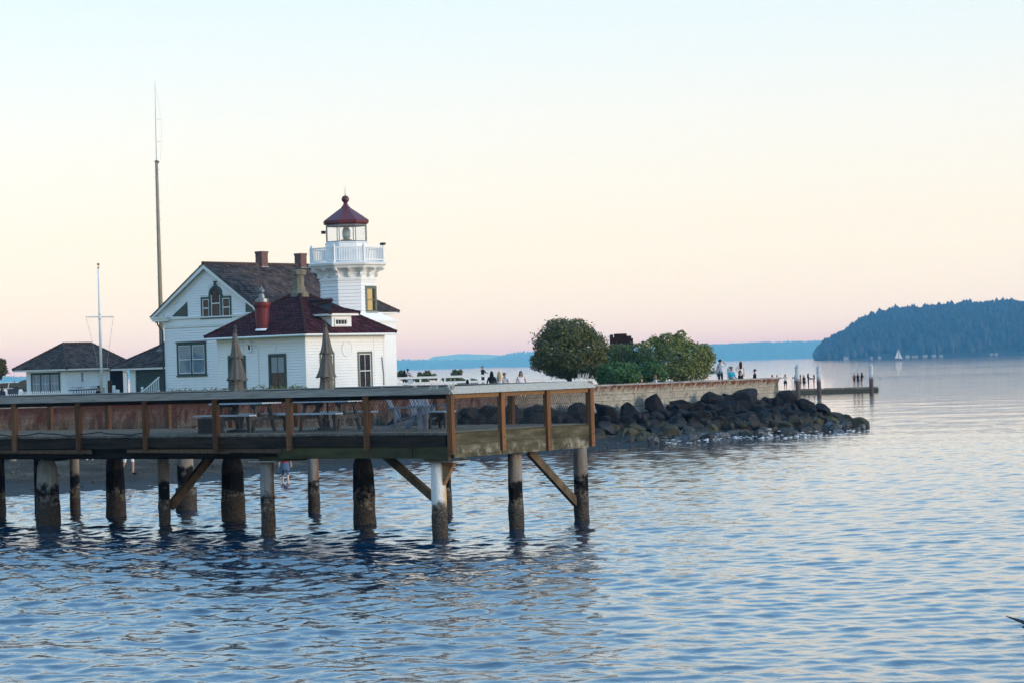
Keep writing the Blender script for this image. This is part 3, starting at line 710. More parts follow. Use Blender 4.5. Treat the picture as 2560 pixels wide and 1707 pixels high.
a2, z2 = FA.az(*srcA(688, 885)); b = MB(); b.tube([FA.p(a+.05, AE-.12, .5), FA.p(a+.05, AE-.3, .4), FA.p(a2, z2, .08), FA.p(a2, 0, .08)], .04); b.build('downspout', 'white_trim', lh)
a, z = FB.az(*srcA(2130, 1010)); b = MB(); b.tube([FB.p(a, z+.1, .06), FB.p(a+.05, z-.5, .07), FB.p(a+.12, z-.9, .06), FB.p(a+.12, z-1.6, .06)], .035); b.build('conduit', 'metal_grey', lh)
# stone flue on the peak, red ventilator on the left slope
b = MB(); b.lathe([(.62, -.42), (.56, .0), (.40, .10), (.38, .32), (.30, .40), (.30, 1.02), (.45, 1.05), (.47, 1.30), (.40, 1.36)], 8, (apx.x, apx.y, apx.z-.05), rad(22.5)); fl = b.build('flue', 'stone_flue', lh)
rz_ = lambda y: AE + (y+ov)*(AP-AE)/(AD/2+ov)
cy = min((i*.02 for i in range(0, 150)), key=lambda y: abs(lhit(LO, 1, y, 360 + 806/2.8, 440 + 1078/2.8).z - rz_(y))); h = lhit(LO, 1, cy, 360 + 828/2.8, 440 + 980/2.8); cx = h.x; zb = AE + (cy+ov)*(AP-AE)/(AD/2+ov)
vz = lambda y: lhit(LO, 1, cy, 360 + 828/2.8, 440 + y/2.8).z - zb
b = MB(); b.lathe([(.32, -.1), (.36, vz(1060)), (.40, vz(1000)), (.43, vz(930)), (.52, vz(905)), (.52, vz(885)), (.40, vz(884))], 16, (cx, cy, zb)); vt = b.build('ventilator', 'vent_red', lh)
b = MB(); b.lathe([(.40, vz(884)), (.40, vz(862)), (.20, vz(858)), (.16, vz(830)), (.10, vz(820)), (.17, vz(812)), (.18, vz(800)), (.10, vz(788)), (.03, vz(780)), (.015, vz(765))], 12, (cx, cy, zb)); b.build('vent_cap', 'metal_grey', vt)
b = MB(); b.lathe([(.46, -.02), (.40, .10)], 12, (cx, cy, zb-.05)); b.build('vent_flashing', 'white_trim', vt)
# dormer on the right slope
sl = (AP-AE)/(AW/2+ov)
dx = max((-i*.02 for i in range(0, 150)), key=lambda x: -abs(lhit(LO, 0, x, 360 + 1384/2.8, 440 + 1060/2.8).z - (AE + (ov-x)*sl))); FD = Face(LO, 0, dx); a0, a1, z0, z1 = FD.rect(360 + 1315/2.8, 440 + 975/2.8, 360 + 1452/2.8, 440 + 1055/2.8)
dm = MB(); dm.box(-3.2, dx-.004, a0, a1, z0, z1); dmo = dm.build('dormer', 'white_trim', lh)
wa0, wa1, wz0, wz1 = FD.rect(360 + 1330/2.8, 440 + 995/2.8, 360 + 1422/2.8, 440 + 1048/2.8); window(lh, FD, wa0, wa1, wz0, wz1, 'white_trim', .06, 4, 1, sill=False)
b = MB(); ym = (a0+a1)/2
hip_roof(dmo, -3.3, dx+.32, a0-.42, a1+.42, z1+.10, V(dx-.75, ym, z1+.85), 'tile_maroon', 'tile_cap', V(-3.0, ym, z1+.85))
# tower
TY = 147.0; TX = xAt(871, TY, 8.0)
tl = Matrix.Rotation(-RZ, 3, 'Z') @ (V(TX, TY, 0) - V(LO.x, LO.y, 0)); TCx, TCy = tl.x, tl.y
tz = lambda y: atY(863, 460 + y/4.356, TY).z - GZ
PH8 = rad(22.5)
def oct_ring(R, z): return [V(TCx + R*math.cos(PH8 + PI/4*k), TCy + R*math.sin(PH8 + PI/4*k), z) for k in range(8)]
b = MB(); hb = 2.02; zb_, zs = tz(1492), tz(1400)
b.box(TCx-hb, TCx+hb, TCy-hb, TCy+hb, -.1, zb_); b.build('tower_base', 'white_paint', lh)
sq = [V(TCx+hb*1.0, TCy+hb*.41, zb_), V(TCx+hb*.41, TCy+hb, zb_), V(TCx-hb*.41, TCy+hb, zb_), V(TCx-hb, TCy+hb*.41, zb_), V(TCx-hb, TCy-hb*.41, zb_), V(TCx-hb*.41, TCy-hb, zb_), V(TCx+hb*.41, TCy-hb, zb_), V(TCx+hb, TCy-hb*.41, zb_)]
o8 = oct_ring(1.80, zs); b = MB(); b.add(sq + o8, [(k, (k+1) % 8, 8+(k+1) % 8, 8+k) for k in range(8)])
for k, c in ((0, (1,1)), (2, (-1,1)), (4, (-1,-1)), (6, (1,-1))):
    cn = V(TCx+hb*c[0], TCy+hb*c[1], zb_); b.poly([sq[k], cn, sq[(k+1) % 8], o8[(k+1) % 8], o8[k]][:0] or [sq[k], cn, sq[(k+1) % 8]]); b.poly([cn, sq[k], o8[k]]); b.poly([sq[(k+1) % 8], cn, o8[(k+1) % 8]]); b.poly([cn, o8[k], o8[(k+1) % 8]])
b.build('tower_flare', 'white_paint', lh)
b = MB(); b.box(TCx-hb-.08, TCx+hb+.08, TCy-hb-.08, TCy+hb+.08, zb_-.16, zb_-.002); b.build('base_moulding', 'white_trim', lh)
R8 = 1.76; b = MB(); b.lathe([(R8, zs-.02), (R8, tz(1050))], 8, (TCx, TCy, 0), PH8); b.build('tower_shaft', 'white_paint', lh)
b = MB(); apo = R8*math.cos(PI/8); hs = R8*math.sin(PI/8)
twx = Face(LO, 0, TCx + apo); wr = twx.rect(720 + 838/4.356, 460 + 1113/4.356, 720 + 958/4.356, 460 + 1402/4.356)
for k in range(8):
    an = PI/4*k; r_ = V(-math.sin(an), math.cos(an), 0); n_ = V(math.cos(an), math.sin(an), 0); z = zs + .05; c0 = V(TCx, TCy, 0) + n_*apo
    while z < tz(1062):
        zt = z + .215
        segs = [(-hs, hs)] if k else [(-hs, wr[0]-TCy), (wr[1]-TCy, hs)] if (zt > wr[2]+.02 and z < wr[3]-.02) else [(-hs, hs)]
        for s_, e_ in segs:
            b.add([c0+r_*s_+V(0,0,z), c0+r_*e_+V(0,0,z), c0+r_*e_+n_*.05+V(0,0,z), c0+r_*s_+n_*.05+V(0,0,z), c0+r_*s_+V(0,0,zt-.032), c0+r_*e_+V(0,0,zt-.032), c0+r_*e_+n_*.02+V(0,0,zt-.032), c0+r_*s_+n_*.02+V(0,0,zt-.032)], [(3,2,6,7), (0,3,7,4), (2,1,5,6), (0,1,2,3), (4,5,6,7)])
        z += .215
b.build('siding', 'white_paint', lh)
window(lh, twx, *wr, 'olive_trim', .13, 1, 2, shade='glow_shade', sash='olive_trim')
b = MB(); b.lathe([(1.86, tz(1062)), (1.86, tz(1040)), (1.78, tz(1038)), (1.78, tz(1000)), (1.84, tz(990)), (1.80, tz(985)), (1.95, tz(935)), (2.30, tz(930)), (2.40, tz(905)), (2.52, tz(898)), (2.56, tz(875)), (2.50, tz(868)), (1.3, tz(866))], 8, (TCx, TCy, 0), PH8); b.build('cornice', 'white_trim', lh)
for k in range(16):                     # scrolled brackets, two to a side
    an = PI/8*k + (0 if k % 2 else 0); n_ = V(math.cos(an), math.sin(an), 0); r_ = V(-n_.y, n_.x, 0); b = MB(); r0 = 1.72 if k % 2 else 1.62; c0 = V(TCx, TCy, 0)
    prof = [(r0, tz(1030)), (r0+.20, tz(1025)), (r0+.26, tz(1000)), (r0+.20, tz(985)), (r0+.34, tz(962)), (r0+.62, tz(950)), (r0+.68, tz(932)), (r0, tz(932))]
    b.prism([c0 + n_*q + r_*.075 + V(0,0,z) for q, z in prof], r_*-.15); b.build('bracket', 'white_trim', lh)
# gallery rail
gz0, gz1, RG = tz(862), tz(702), 2.34
gp = oct_ring(RG, 0)
for k in range(8):
    p, q = gp[k], gp[(k+1) % 8]; b = MB()
    b.bar(p+V(0,0,gz1-.04), q+V(0,0,gz1-.04), .09, .07); b.bar(p+V(0,0,gz0+.10), q+V(0,0,gz0+.10), .07, .06); rl = b.build('gallery_rail', 'white_trim', lh)
    for i in range(1, 12):
        c = p.lerp(q, i/12); b = MB(); b.box(c.x-.022, c.x+.022, c.y-.022, c.y+.022, gz0+.12, gz1-.07); b.build('baluster', 'white_trim', rl)
    b = MB(); b.box(p.x-.06, p.x+.06, p.y-.06, p.y+.06, gz0-.03, gz1+.05); b.sphere((p.x, p.y, gz1+.11), .07); b.build('gallery_post', 'white_trim', lh)
# lantern
lz0, lz1, RLn = tz(640), tz(452), 1.30
b = MB(); b.lathe([(1.38, gz0-.02), (1.38, tz(655)), (1.42, tz(650)), (1.36, lz0)], 8, (TCx, TCy, 0), PH8); b.build('lantern_base', 'white_trim', lh)
lp = oct_ring(RLn, 0)
for k in range(8):
    p, q = lp[k], lp[(k+1) % 8]; b = MB(); b.cyl(p+V(0,0,lz0), p+V(0,0,lz1), .028, n=6); b.bar(p+V(0,0,lz0+.03), q+V(0,0,lz0+.03), .05, .06); b.bar(p+V(0,0,lz1-.03), q+V(0,0,lz1-.03), .05, .06); b.build('astragal', 'metal_grey', lh)
    m_ = (p+q)/2; d = (q-p); n_ = V(d.y, -d.x, 0).normalized(); b = MB(); b.obox(m_+V(0,0,(lz0+lz1)/2), d*.48, n_*.006, V(0,0,(lz1-lz0)/2-.05)); b.build('lantern_pane', 'lantern_glass', lh)
b = MB(); b.lathe([(1.30, lz1-.02), (1.34, tz(442)), (1.46, tz(436)), (1.48, tz(405)), (1.44, tz(400)), (.30, tz(262)), (.22, tz(240))], 8, (TCx, TCy, 0), PH8); lr = b.build('lantern_roof', 'lantern_red', lh)
b = MB(); b.lathe([(.20, tz(262)), (.22, tz(245)), (.15, tz(235)), (.16, tz(222)), (.12, tz(212)), (.10, tz(205))] , 12, (TCx, TCy, 0)); zc = (tz(128)+tz(210))/2; b.sphere((TCx, TCy, zc), (tz(128)-tz(210))/2*1.02, n=16, m=10); b.build('ventilator_ball', 'lantern_red', lr, True)
b = MB(); b.cyl((TCx, TCy, tz(135)), (TCx, TCy, tz(25)), .025, .008, 6); b.build('lightning_rod', 'metal_grey', lr)
b = MB(); prof = []
for i in range(19):
    t_ = i/18; r_ = .12 + .13*math.sin(PI*(t_*.9+.06)); prof += [(r_, lz0+.16+t_*.98*(lz1-lz0-.3)), (r_+.04*(1 if abs(t_-.5) > .18 else .2), lz0+.16+(t_+.028)*.98*(lz1-lz0-.3))]
b.lathe(prof, 16, (TCx, TCy, 0)); ln = b.build('lens', 'lens_glass', lh)
b = MB(); b.lathe([(.10, lz0-.02), (.12, lz0+.08), (.34, lz0+.10), (.36, lz0+.16), (.2, lz0+.2)], 12, (TCx, TCy, 0)); b.build('lens_stand', 'brass', ln)
p = V(TCx, TCy, 0) + V(-1.33, -.62, 0); b = MB(); b.box(p.x-.1, p.x+.1, p.y-.1, p.y+.1, tz(535), tz(503)); b.build('wind_sensor', 'black_metal', lh)
p = gp[0]; b = MB(); b.cyl(p+V(0,0,gz0), p+V(0,0,gz1+.2), .03, n=6); b.box(p.x-.16, p.x+.14, p.y-.10, p.y+.10, gz1+.10, gz1+.24); b.build('floodlight', 'black_metal', lh)

# ---- the keeper's house behind it
HO_local = V(-14.8, 7.0, 0); HOw = LO + Matrix.Rotation(RZ, 3, 'Z') @ HO_local
kh = thing('keepers_house', 'white gabled keeper\'s house with arched green window and brown tiled roof', 'house', HOw, RZ)
FK = Face(HOw, 1, 0.0); HW, HD = 3.55, 10.4
def src1(x, y): return 360 + x/2.8, 440 + y/2.8
apz = FK.az(*src1(455, 614))[1]; evx, evz = FK.az(*src1(75, 990)); wl = FK.az(*src1(150, 1250))[0]; HW = -wl
slope = (apz-evz)/(-evx); wt = apz - .22 - slope*HW
b = MB(); b.prism([(-HW, .004, -.2), (HW, .004, -.2), (HW, .004, wt), (0, .004, apz-.22), (-HW, .004, wt)], (0, HD, 0)); b.build('wall', 'white_paint', kh)
wlo = FK.rect(*src1(235, 1166), *src1(441, 1392)); wpal = FK.rect(*src1(403, 845), *src1(615, 990))
zc0 = FK.az(*src1(300, 1050))[1]; zc1 = FK.az(*src1(300, 992))[1]
parch = FK.rect(*src1(458, 768), *src1(553, 990))
tl_ = [FK.az(*src1(*q)) for q in ((200, 984), (310, 984), (304, 884))]; tr_ = [FK.az(*src1(*q)) for q in ((715, 955), (784, 955), (716, 860))]
siding(FK, -HW+.13, HW-.13, .45, zc0-.02, [wlo]).build('siding', 'white_paint', kh)
gable_hi = lambda z: (apz - .30 - z)/slope
siding(FK, -HW, HW, zc1+.03, apz-.35, [wpal, parch, (tl_[0][0]+.25, tl_[1][0], tl_[0][1], tl_[2][1]), (tr_[0][0], tr_[1][0]-.15, tr_[0][1], tr_[2][1])], lo=lambda z: -gable_hi(z), hi=gable_hi).build('siding', 'white_paint', kh)
window(kh, FK, *wlo, 'green_trim', .16, 1, 2, units=2, blind=.98, hood=True)
# the arched window: frame with a round head, three lights
cxa = (parch[0]+parch[1])/2; ra = (parch[1]-parch[0])/2; zs_ = parch[3]-ra
b = MB()
FK.box(b, wpal[0], cxa-ra, wpal[3]-.13, wpal[3], 0, .078); FK.box(b, cxa+ra, wpal[1], wpal[3]-.13, wpal[3], 0, .078)
FK.box(b, wpal[0], wpal[0]+.13, wpal[2], wpal[3]-.131, 0, .077); FK.box(b, wpal[1]-.13, wpal[1], wpal[2], wpal[3]-.131, 0, .077)
for sgn in (-1, 1):
    x0 = cxa + sgn*(ra-.10); FK.box(b, x0-.10, x0+.10, wpal[2], zs_, 0, .079)
FK.box(b, wpal[0]-.05, wpal[1]+.05, wpal[2]-.08, wpal[2], 0, .12)
nA = 14; vs = []; fs = []
for i in range(nA+1):
    an = PI*i/nA; c, s_ = math.cos(an), math.sin(an)
    for q, d in ((ra, .0), (ra, .079), (ra-.19, .079), (ra-.19, .0)): vs.append(FK.p(cxa+q*c, zs_+q*s_, d))
for i in range(nA):
    for j in range(3): fs.append((i*4+j, (i+1)*4+j, (i+1)*4+j+1, i*4+j+1))
b.add(vs, fs); FK.box(b, cxa-.10, cxa+.10, parch[3]-.12, parch[3]+.24, 0, .11); FK.box(b, cxa-.14, cxa+.14, parch[3]+.24, parch[3]+.30, 0, .12); aw = b.build('arched_window', 'green_trim', kh)
b = MB(); FK.box(b, wpal[0]+.1, wpal[1]-.1, wpal[2]+.01, wpal[3]-.1, .004, .010); FK.box(b, cxa-ra+.15, cxa+ra-.15, wpal[3]-.1, zs_+.02, .004, .010)
b.poly([FK.p(cxa+(ra-.15)*math.cos(PI*i/12), zs_+(ra-.15)*math.sin(PI*i/12), .009) for i in range(13)]); b.build('interior', 'interior_dark', aw)
for (s0, s1, y0, y1, arch) in ((wpal[0]+.13, cxa-ra+.0, wpal[2]+.03, wpal[3]-.13, 0), (cxa-ra+.20, cxa+ra-.20, wpal[2]+.03, zs_, 1), (cxa+ra-.0, wpal[1]-.13, wpal[2]+.03, wpal[3]-.13, 0)):
    b = MB(); w_ = .05; ym = (y0+y1)/2 if not arch else y0+(y1-y0)*.62
    FK.box(b, s0, s0+w_, y0, y1, .03, .06); FK.box(b, s1-w_, s1, y0, y1, .03, .06); FK.box(b, s0+w_, s1-w_, y0, y0+w_, .03, .06); FK.box(b, s0+w_, s1-w_, ym-.03, ym+.03, .03, .06)
    if not arch: FK.box(b, s0+w_, s1-w_, y1-w_, y1, .03, .06)
    b.build('sash', 'white_trim', aw)
    b = MB(); FK.box(b, s0+.02, s1-.02, y0+.02, ym-.01, .036, .042); b.build('pane', 'window_glass', aw)
    b = MB()
    if arch: r_ = (s1-s0)/2; b.poly([FK.p(s0+.02, ym+.01, .042), FK.p(s1-.02, ym+.01, .042)] + [FK.p(cxa+r_*.96*math.cos(PI*i/10), zs_+r_*.96*math.sin(PI*i/10), .042) for i in range(11)])
    else: FK.box(b, s0+.02, s1-.02, ym+.01, y1-.02, .036, .042)
    b.build('pane', 'window_glass', aw)
for tri in (tl_, tr_):
    b = MB(); b.prism([FK.p(a, z, .0) for a, z in tri], FK.n*.06); tw_ = b.build('gable_light', 'green_trim', kh)
    c = (sum(q[0] for q in tri)/3, sum(q[1] for q in tri)/3); b = MB(); b.poly([FK.p(c[0]+(a-c[0])*.62, c[1]+(z-c[1])*.62, .064) for a, z in tri]); b.build('pane', 'window_glass', tw_)
# cornice, returns, corner boards, base
b = MB(); FK.box(b, -HW-.04, HW+.04, zc0, zc1, 0, .07); FK.box(b, -HW-.06, HW+.06, zc1-.08, zc1, .07, .16); FK.box(b, -HW-.04, HW+.04, zc0-.10, zc0-.02, .0, .09)
FK.box(b, -HW, -HW+.13, .42, zc0-.10, 0, .05); FK.box(b, HW-.13, HW, .42, zc0-.10, 0, .05); FK.box(b, -HW-.02, HW+.02, -.1, .42, 0, .06)
for sgn in (-1, 1):
    x0, x1 = sorted((sgn*(-evx-.10), sgn*(HW-.55))); FK.box(b, x0, x1, evz-.30, evz-.10, -.4, .34); x0, x1 = sorted((sgn*(-evx-.02), sgn*(HW-.60))); FK.box(b, x0, x1, evz-.10, evz-.01, -.4, .42)
b.build('cornice', 'white_trim', kh)
for sgn in (-1, 1):                     # rake boards
    b = MB(); e = V(sgn*-evx, 0, evz-.02); a_ = V(0, 0, apz-.02); dn = V(0, 0, -.30)
    b.prism([e+V(0,-.36,0), a_+V(0,-.36,0), a_+V(0,-.36,0)+dn, e+V(0,-.36,-.16)], (0, .05, 0)); b.prism([e+V(0,-.312,-.04), a_+V(0,-.312,-.10), a_+V(0,-.312,-.16), e+V(0,-.312,-.10)], (0, .31, 0)); b.prism([e+V(0,-.055,-.12), a_+V(0,-.055,-.20), a_+V(0,-.055,-.50), e+V(-sgn*.1,-.055,-.40)], (0, .05, 0)); b.build('rake_board', 'white_trim', kh)
T = MB(); core = MB(); y0, y1 = -.42, HD+.3
for sgn in (-1, 1):
    e = V(sgn*(-evx+.02), 0, evz); a_ = V(0, 0, apz); up = (a_-e); SL = up.length; up.normalize()
    core.prism([e+V(0,y0,-.03), e+V(0,y1,-.03), a_+V(0,y1,-.03), a_+V(0,y0,-.03)], (0,0,.028))
    p, q = (e+V(0,y0,0), e+V(0,y1,0)) if sgn > 0 else (e+V(0,y1,0), e+V(0,y0,0))
    tiles(T, p, q, up, SL, lambda s: 0, lambda s, L=y1-y0: L, tw=.34, ex=.25)
core.build('roof_deck', 'gutter_dark', kh); T.build('roof_tiles', 'tile_brown', kh)['kind'] = 'stuff'
b = MB(); caps(b, (0, y0, apz+.04), (0, y1, apz+.04), .10); b.build('ridge_caps', 'tile_cap_brown', kh)
def on_ridge(u):
    best = min(range(0, 1200), key=lambda i: abs(u - (lambda h: h)(proj_u(HOw + Matrix.Rotation(RZ, 3, 'Z') @ V(0, i*.01, apz))))); return best*.01
def proj_u(p):
    d = p - CAM; return IW/2 + F_PX*d.dot(CR)/d.dot(fwd)
for u0, u1, vt in ((639, 670, 629), (737, 767, 634)):
    yc = on_ridge((u0+u1)/2); wp = HOw + Matrix.Rotation(RZ, 3, 'Z') @ V(0, yc, apz); zt = atY((u0+u1)/2, vt, wp.y).z - GZ; s_ = (u1-u0)*wp.y/F_PX/1.404/2
    b = MB(); b.box(-s_, s_, yc-s_, yc+s_, apz-1.0, zt-.14); b.box(-s_-.03, s_+.03, yc-s_-.03, yc+s_+.03, zt-.14, zt); ch = b.build('chimney', 'brick', kh)
    b = MB(); b.box(-s_-.03, s_+.03, yc-s_-.03, yc+s_+.03, apz-.6, apz-.12); b.build('flashing', 'galv', ch)
# hipped dormer on the slope beside the tower
b = MB(); dxh = 2.35; yd = on_ridge(770); Fd = Face(HOw, 0, dxh); zt = Fd.az(785, 730)[1]
b.box(-.5, dxh, yd-1.0, yd+1.0, evz-.3, zt); dh = b.build('dormer', 'white_paint', kh); hip_roof(dh, -.9, dxh+.35, yd-1.35, yd+1.35, zt+.12, V(dxh-.9, yd, apz-.05), 'tile_brown', 'tile_cap_brown', V(-.8, yd, apz-.05))
# downspout at the left corner and the white stair with its railing
b = MB(); x = -HW-.10; b.tube([FK.p(evx+.35, evz-.12, .1), FK.p(evx+.35, evz-.5, .1), FK.p(x, evz-.95, .10), FK.p(x, .2, .10), FK.p(x+.15, .0, .15)], .05); b.build('downspout', 'gutter_dark', kh)
def ps(x, y): u, v = 190 + x/4.3556, 640 + y/4.3556; a, z = FK.az(u, v); return V(a, -.55, z)
p0, p1 = ps(803, 1462), ps(975, 1312); b = MB(); b.bar(p0, p1, .07, .08); st = b.build('stair_rail', 'white_trim', kh)
for i in range(9):
    c = p0.lerp(p1, (i+.5)/9); b = MB(); b.box(c.x-.022, c.x+.022, c.y-.022, c.y+.022, c.z-.85, c.z-.03); b.build('baluster', 'white_trim', st)
b = MB(); b.bar(p0-V(0,0,.85), p1-V(0,0,.85), .07, .07); b.build('lower_rail', 'white_trim', st)
b = MB(); c = ps(791, 1475); b.box(c.x-.09, c.x+.09, c.y-.09, c.y+.09, c.z-1.2, c.z+.06); b.lathe([(.05, 0), (.10, .05), (.06, .10), (.11, .2), (.04, .3)], 10, (c.x, c.y, c.z+.05)); b.build('newel_post', 'white_trim', st)
b = MB()
for i in range(4):
    c = p0.lerp(p1, i/4); d_ = p0.lerp(p1, (i+1)/4); b.box(c.x, d_.x, -.5, .0-.002 if False else -.004, -.2, c.z-.95+.1)
b.build('steps', 'white_trim', kh)

# ---- second dwelling, mostly hidden behind the tower
q = atY(G(918), G(717), 166.0); DL = V(q.x, 166.0, GZ); ez = q.z - GZ
d2 = thing('rear_dwelling', 'white house with dark brown hipped roof half hidden behind the tower', 'house', DL, RZ)
b = MB(); b.box(-8.0, -.75, -7.8, -.75, -.1, ez-.13); b.build('wall', 'white_paint', d2)
Fq = Face(DL, 0, -.75); siding(Fq, -7.7, -.8, .1, ez-.25).build('siding', 'white_paint', d2); siding(Face(DL, 1, -7.8), -7.9, -.8, .1, ez-.25).build('siding', 'white_paint', d2)
hip_roof(d2, -8.6, 0, -8.3, 0, ez, V(-4.3, -4.1, ez+2.9), 'tile_brown', 'tile_cap_brown')

# ---- outbuilding with the triple window, left
def src3(x, y): return x/4.3545, 640 + y/4.3545
OY = 172.0; OO = V(xAt(src3(737, 0)[0], OY, 4.0), OY, GZ-.15)
ob_ = thing('oil_house', 'low white outbuilding with brown hipped roof and triple green window', 'outbuilding', OO, RZ)
FO = Face(OO, 1, 0.0); FR = Face(OO, 0, 0.0)
ez = FO.az(*src3(735, 1222))[1]; xl = FO.az(*src3(287, 1300))[0]; yr = FR.az(*src3(1192, 1300))[0]
rzp = atY(*src3(915, 958), OY+3.5).z - OO.z
b = MB(); b.box(xl, -.003, .003, yr+1.8, -.1, ez-.11); b.build('wall', 'white_paint', ob_)
wt3 = FO.rect(*src3(345, 1266), *src3(662, 1500)); vr = FR.rect(*src3(872, 1262), *src3(908, 1362))
siding(FO, xl+.1, -.1, .0, ez-.14, [wt3], .15).build('siding', 'white_paint', ob_); siding(FR, .1, yr, .0, ez-.14, [vr], .15).build('siding', 'white_paint', ob_)
window(ob_, FO, *wt3, 'green_trim', .17, 2, 2, units=3, blind=.97, sash='blind', sw=.03)
b = MB(); FO.box(b, wt3[0]-.1, wt3[1]+.1, wt3[3]+.01, wt3[3]+.10, 0, .3); b.build('window_hood', 'white_trim', ob_)
b = MB(); FR.box(b, vr[0], vr[1], vr[2], vr[3], 0, .05); ve = b.build('louvre_vent', 'white_trim', ob_)
for i in range(6):
    zz = vr[2] + (vr[3]-vr[2])*(i+.5)/6; b = MB(); FR.box(b, vr[0]+.07, vr[1]-.07, zz-.045, zz+.03, .051, .056); b.build('slat', 'interior_dark', ve)
b = MB(); FR.box(b, vr[0]-.08, vr[1]+.08, vr[2]-.07, vr[2]-.01, 0, .09); b.build('vent_sill', 'white_trim', ve)
b = MB(); FR.box(b, yr+.01, yr+1.3, .0, ez-.2, .0, .03); b.build('door', 'interior_dark', ob_)  # dark sheet painted as the shade inside the doorway, no door leaf
exl = FO.az(*src3(192, 1240))[0]; ra_, rb_ = lhit(OO, 1, 2.2, *src3(712, 962)), lhit(OO, 1, 2.2, *src3(1128, 960))
hip_roof(ob_, exl, .5, -.5, yr+2.4, ez, V(xl/2, 1.6, rzp), 'tile_brown', 'tile_cap_brown', V(xl/2, yr+.3, rzp))

# ---- garage wing with the green door
GY = 160.0; GO = V(xAt(src3(1420, 0)[0], GY, 4.0), GY, GZ-.15)
gr = thing('garage', 'low garage with dark green door and brown tiled roof beside the keeper\'s house', 'garage', GO, RZ)
FG = Face(GO, 1, 0.0); ez = FG.az(*src3(1500, 1214))[1]
b = MB(); b.box(0, 9.0, .05, 6, -.1, ez-.11); b.build('wall', 'garage_green', gr)
d0, d1 = FG.az(*src3(1480, 1300))[0], FG.az(*src3(1800, 1300))[0] + 1.0
b = MB(); FG.box(b, .0, d0, -.1, ez-.12, -.05, .06); b.build('corner_post', 'white_trim', gr)
for i in range(6):
    zz = (ez-.2)*i/6; b = MB(); FG.box(b, d0+.02, d1, zz+.012, zz+(ez-.2)/6-.012, -.04, .02); b.build('door_panel', 'garage_green', gr)
b = MB(); b.tube([FG.p(-.5, ez-.1, .3), FG.p(-.2, ez-.35, .1), FG.p(-.2, 0, .1)], .04); b.build('downspout', 'white_trim', gr)
el = FG.az(*src3(1252, 1222))[0]; tpx = atY(*src3(1795, 945), GY+3).z - GO.z
rr = lhit(GO, 1, 2.6, *src3(1795, 945)); hip_roof(gr, el, 9.6, -.5, 6.2, ez, V(rr.x+.15, 2.85, rr.z), 'tile_brown', 'tile_cap_brown', V(6.4, 2.85, rr.z))
p = lhit(GO, 1, -.3, *src3(1745, 1030)); b = MB(); b.lathe([(.28, 0), (.22, .06), (.05, .10), (.04, .3)], 10, (p.x, -.3, p.z)); b.box(p.x-.03, p.x+.9, -.33, -.27, p.z+.02, p.z+.08); b.build('yard_lamp', 'metal_grey', gr)
# ---------------------------------------------------------------- the timber pier
PRZ = rad(-36.0); DK = 2.50; CAPZ = 3.57
PO = V(xAt(G(1034), 56.0, 3.0), 56.0, 0)
pier = thing('pier', 'weathered timber pier on pilings with mesh railing', 'pier', PO, PRZ)
PR = Matrix.Rotation(-PRZ, 3, 'Z')
def pl(p): return PR @ (Vector(p) - PO)          # world -> pier
PX = -23.0; PW = 5.7                              # runs left beyond the picture; width
# deck
b = MB(); b.box(PX, -.05, .05, PW-.05, DK-.34, DK-.06); dk = b.build('deck', 'beam_dark', pier)
rng = random.Random(4); base = MB(); base.box(-.069, .069, -.06, PW+.06, -.055, 0); pm = base.mesh('plank', 'plank')
x = -.02
while x > PX:
    o = link('plank', pm, dk, (x-.07, rng.uniform(-.03, .02), DK + rng.uniform(-.008, .008))); o.rotation_euler = (0, rng.uniform(-.01, .01), 0); x -= .1475
# fascia boards and beams under the deck edge
FR_X = [0.0] + [-2.45*i for i in range(1, 10)]
for i in range(9):
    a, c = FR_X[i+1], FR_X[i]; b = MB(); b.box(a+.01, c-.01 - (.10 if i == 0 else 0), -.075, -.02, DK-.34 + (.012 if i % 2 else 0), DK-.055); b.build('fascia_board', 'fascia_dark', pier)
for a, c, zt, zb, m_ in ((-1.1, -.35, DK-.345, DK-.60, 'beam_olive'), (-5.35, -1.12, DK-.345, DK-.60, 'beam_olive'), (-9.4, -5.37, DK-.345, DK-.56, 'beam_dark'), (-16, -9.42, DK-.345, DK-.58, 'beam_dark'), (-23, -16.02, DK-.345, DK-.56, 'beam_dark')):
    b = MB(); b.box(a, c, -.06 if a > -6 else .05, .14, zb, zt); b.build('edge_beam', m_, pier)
for i, (x0, L) in enumerate(((-16.4, 4.6), (-10.5, 3.6), (-7.4, 2.2))):
    b = MB(); b.prism([(x0, -.10, DK-.36), (x0+L, -.10, DK-.36), (x0+L, -.10, DK-.47), (x0, -.10, DK-.44)], (0, .04, 0)); b.build('utility_strip', 'post_side', pier)
SY = [0, 1.9, 3.8, 5.7]
for i in range(3):
    y0, y1 = SY[i]+.02, SY[i+1]-.02
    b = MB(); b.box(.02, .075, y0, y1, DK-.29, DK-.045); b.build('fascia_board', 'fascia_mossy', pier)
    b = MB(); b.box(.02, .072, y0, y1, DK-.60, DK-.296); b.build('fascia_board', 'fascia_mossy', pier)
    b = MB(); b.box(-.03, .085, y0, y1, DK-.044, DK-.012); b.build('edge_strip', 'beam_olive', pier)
for k in range(7):
    y = .35 + k*.85; b = MB(); b.box(PX, -.1, y-.08, y+.08, DK-.62, DK-.345); b.build('stringer', 'beam_dark', pier)
b = MB(); b.box(-.75, -.02, -.11, .04, DK-.66, DK-.34); b.build('beam_end', 'beam_olive', pier)
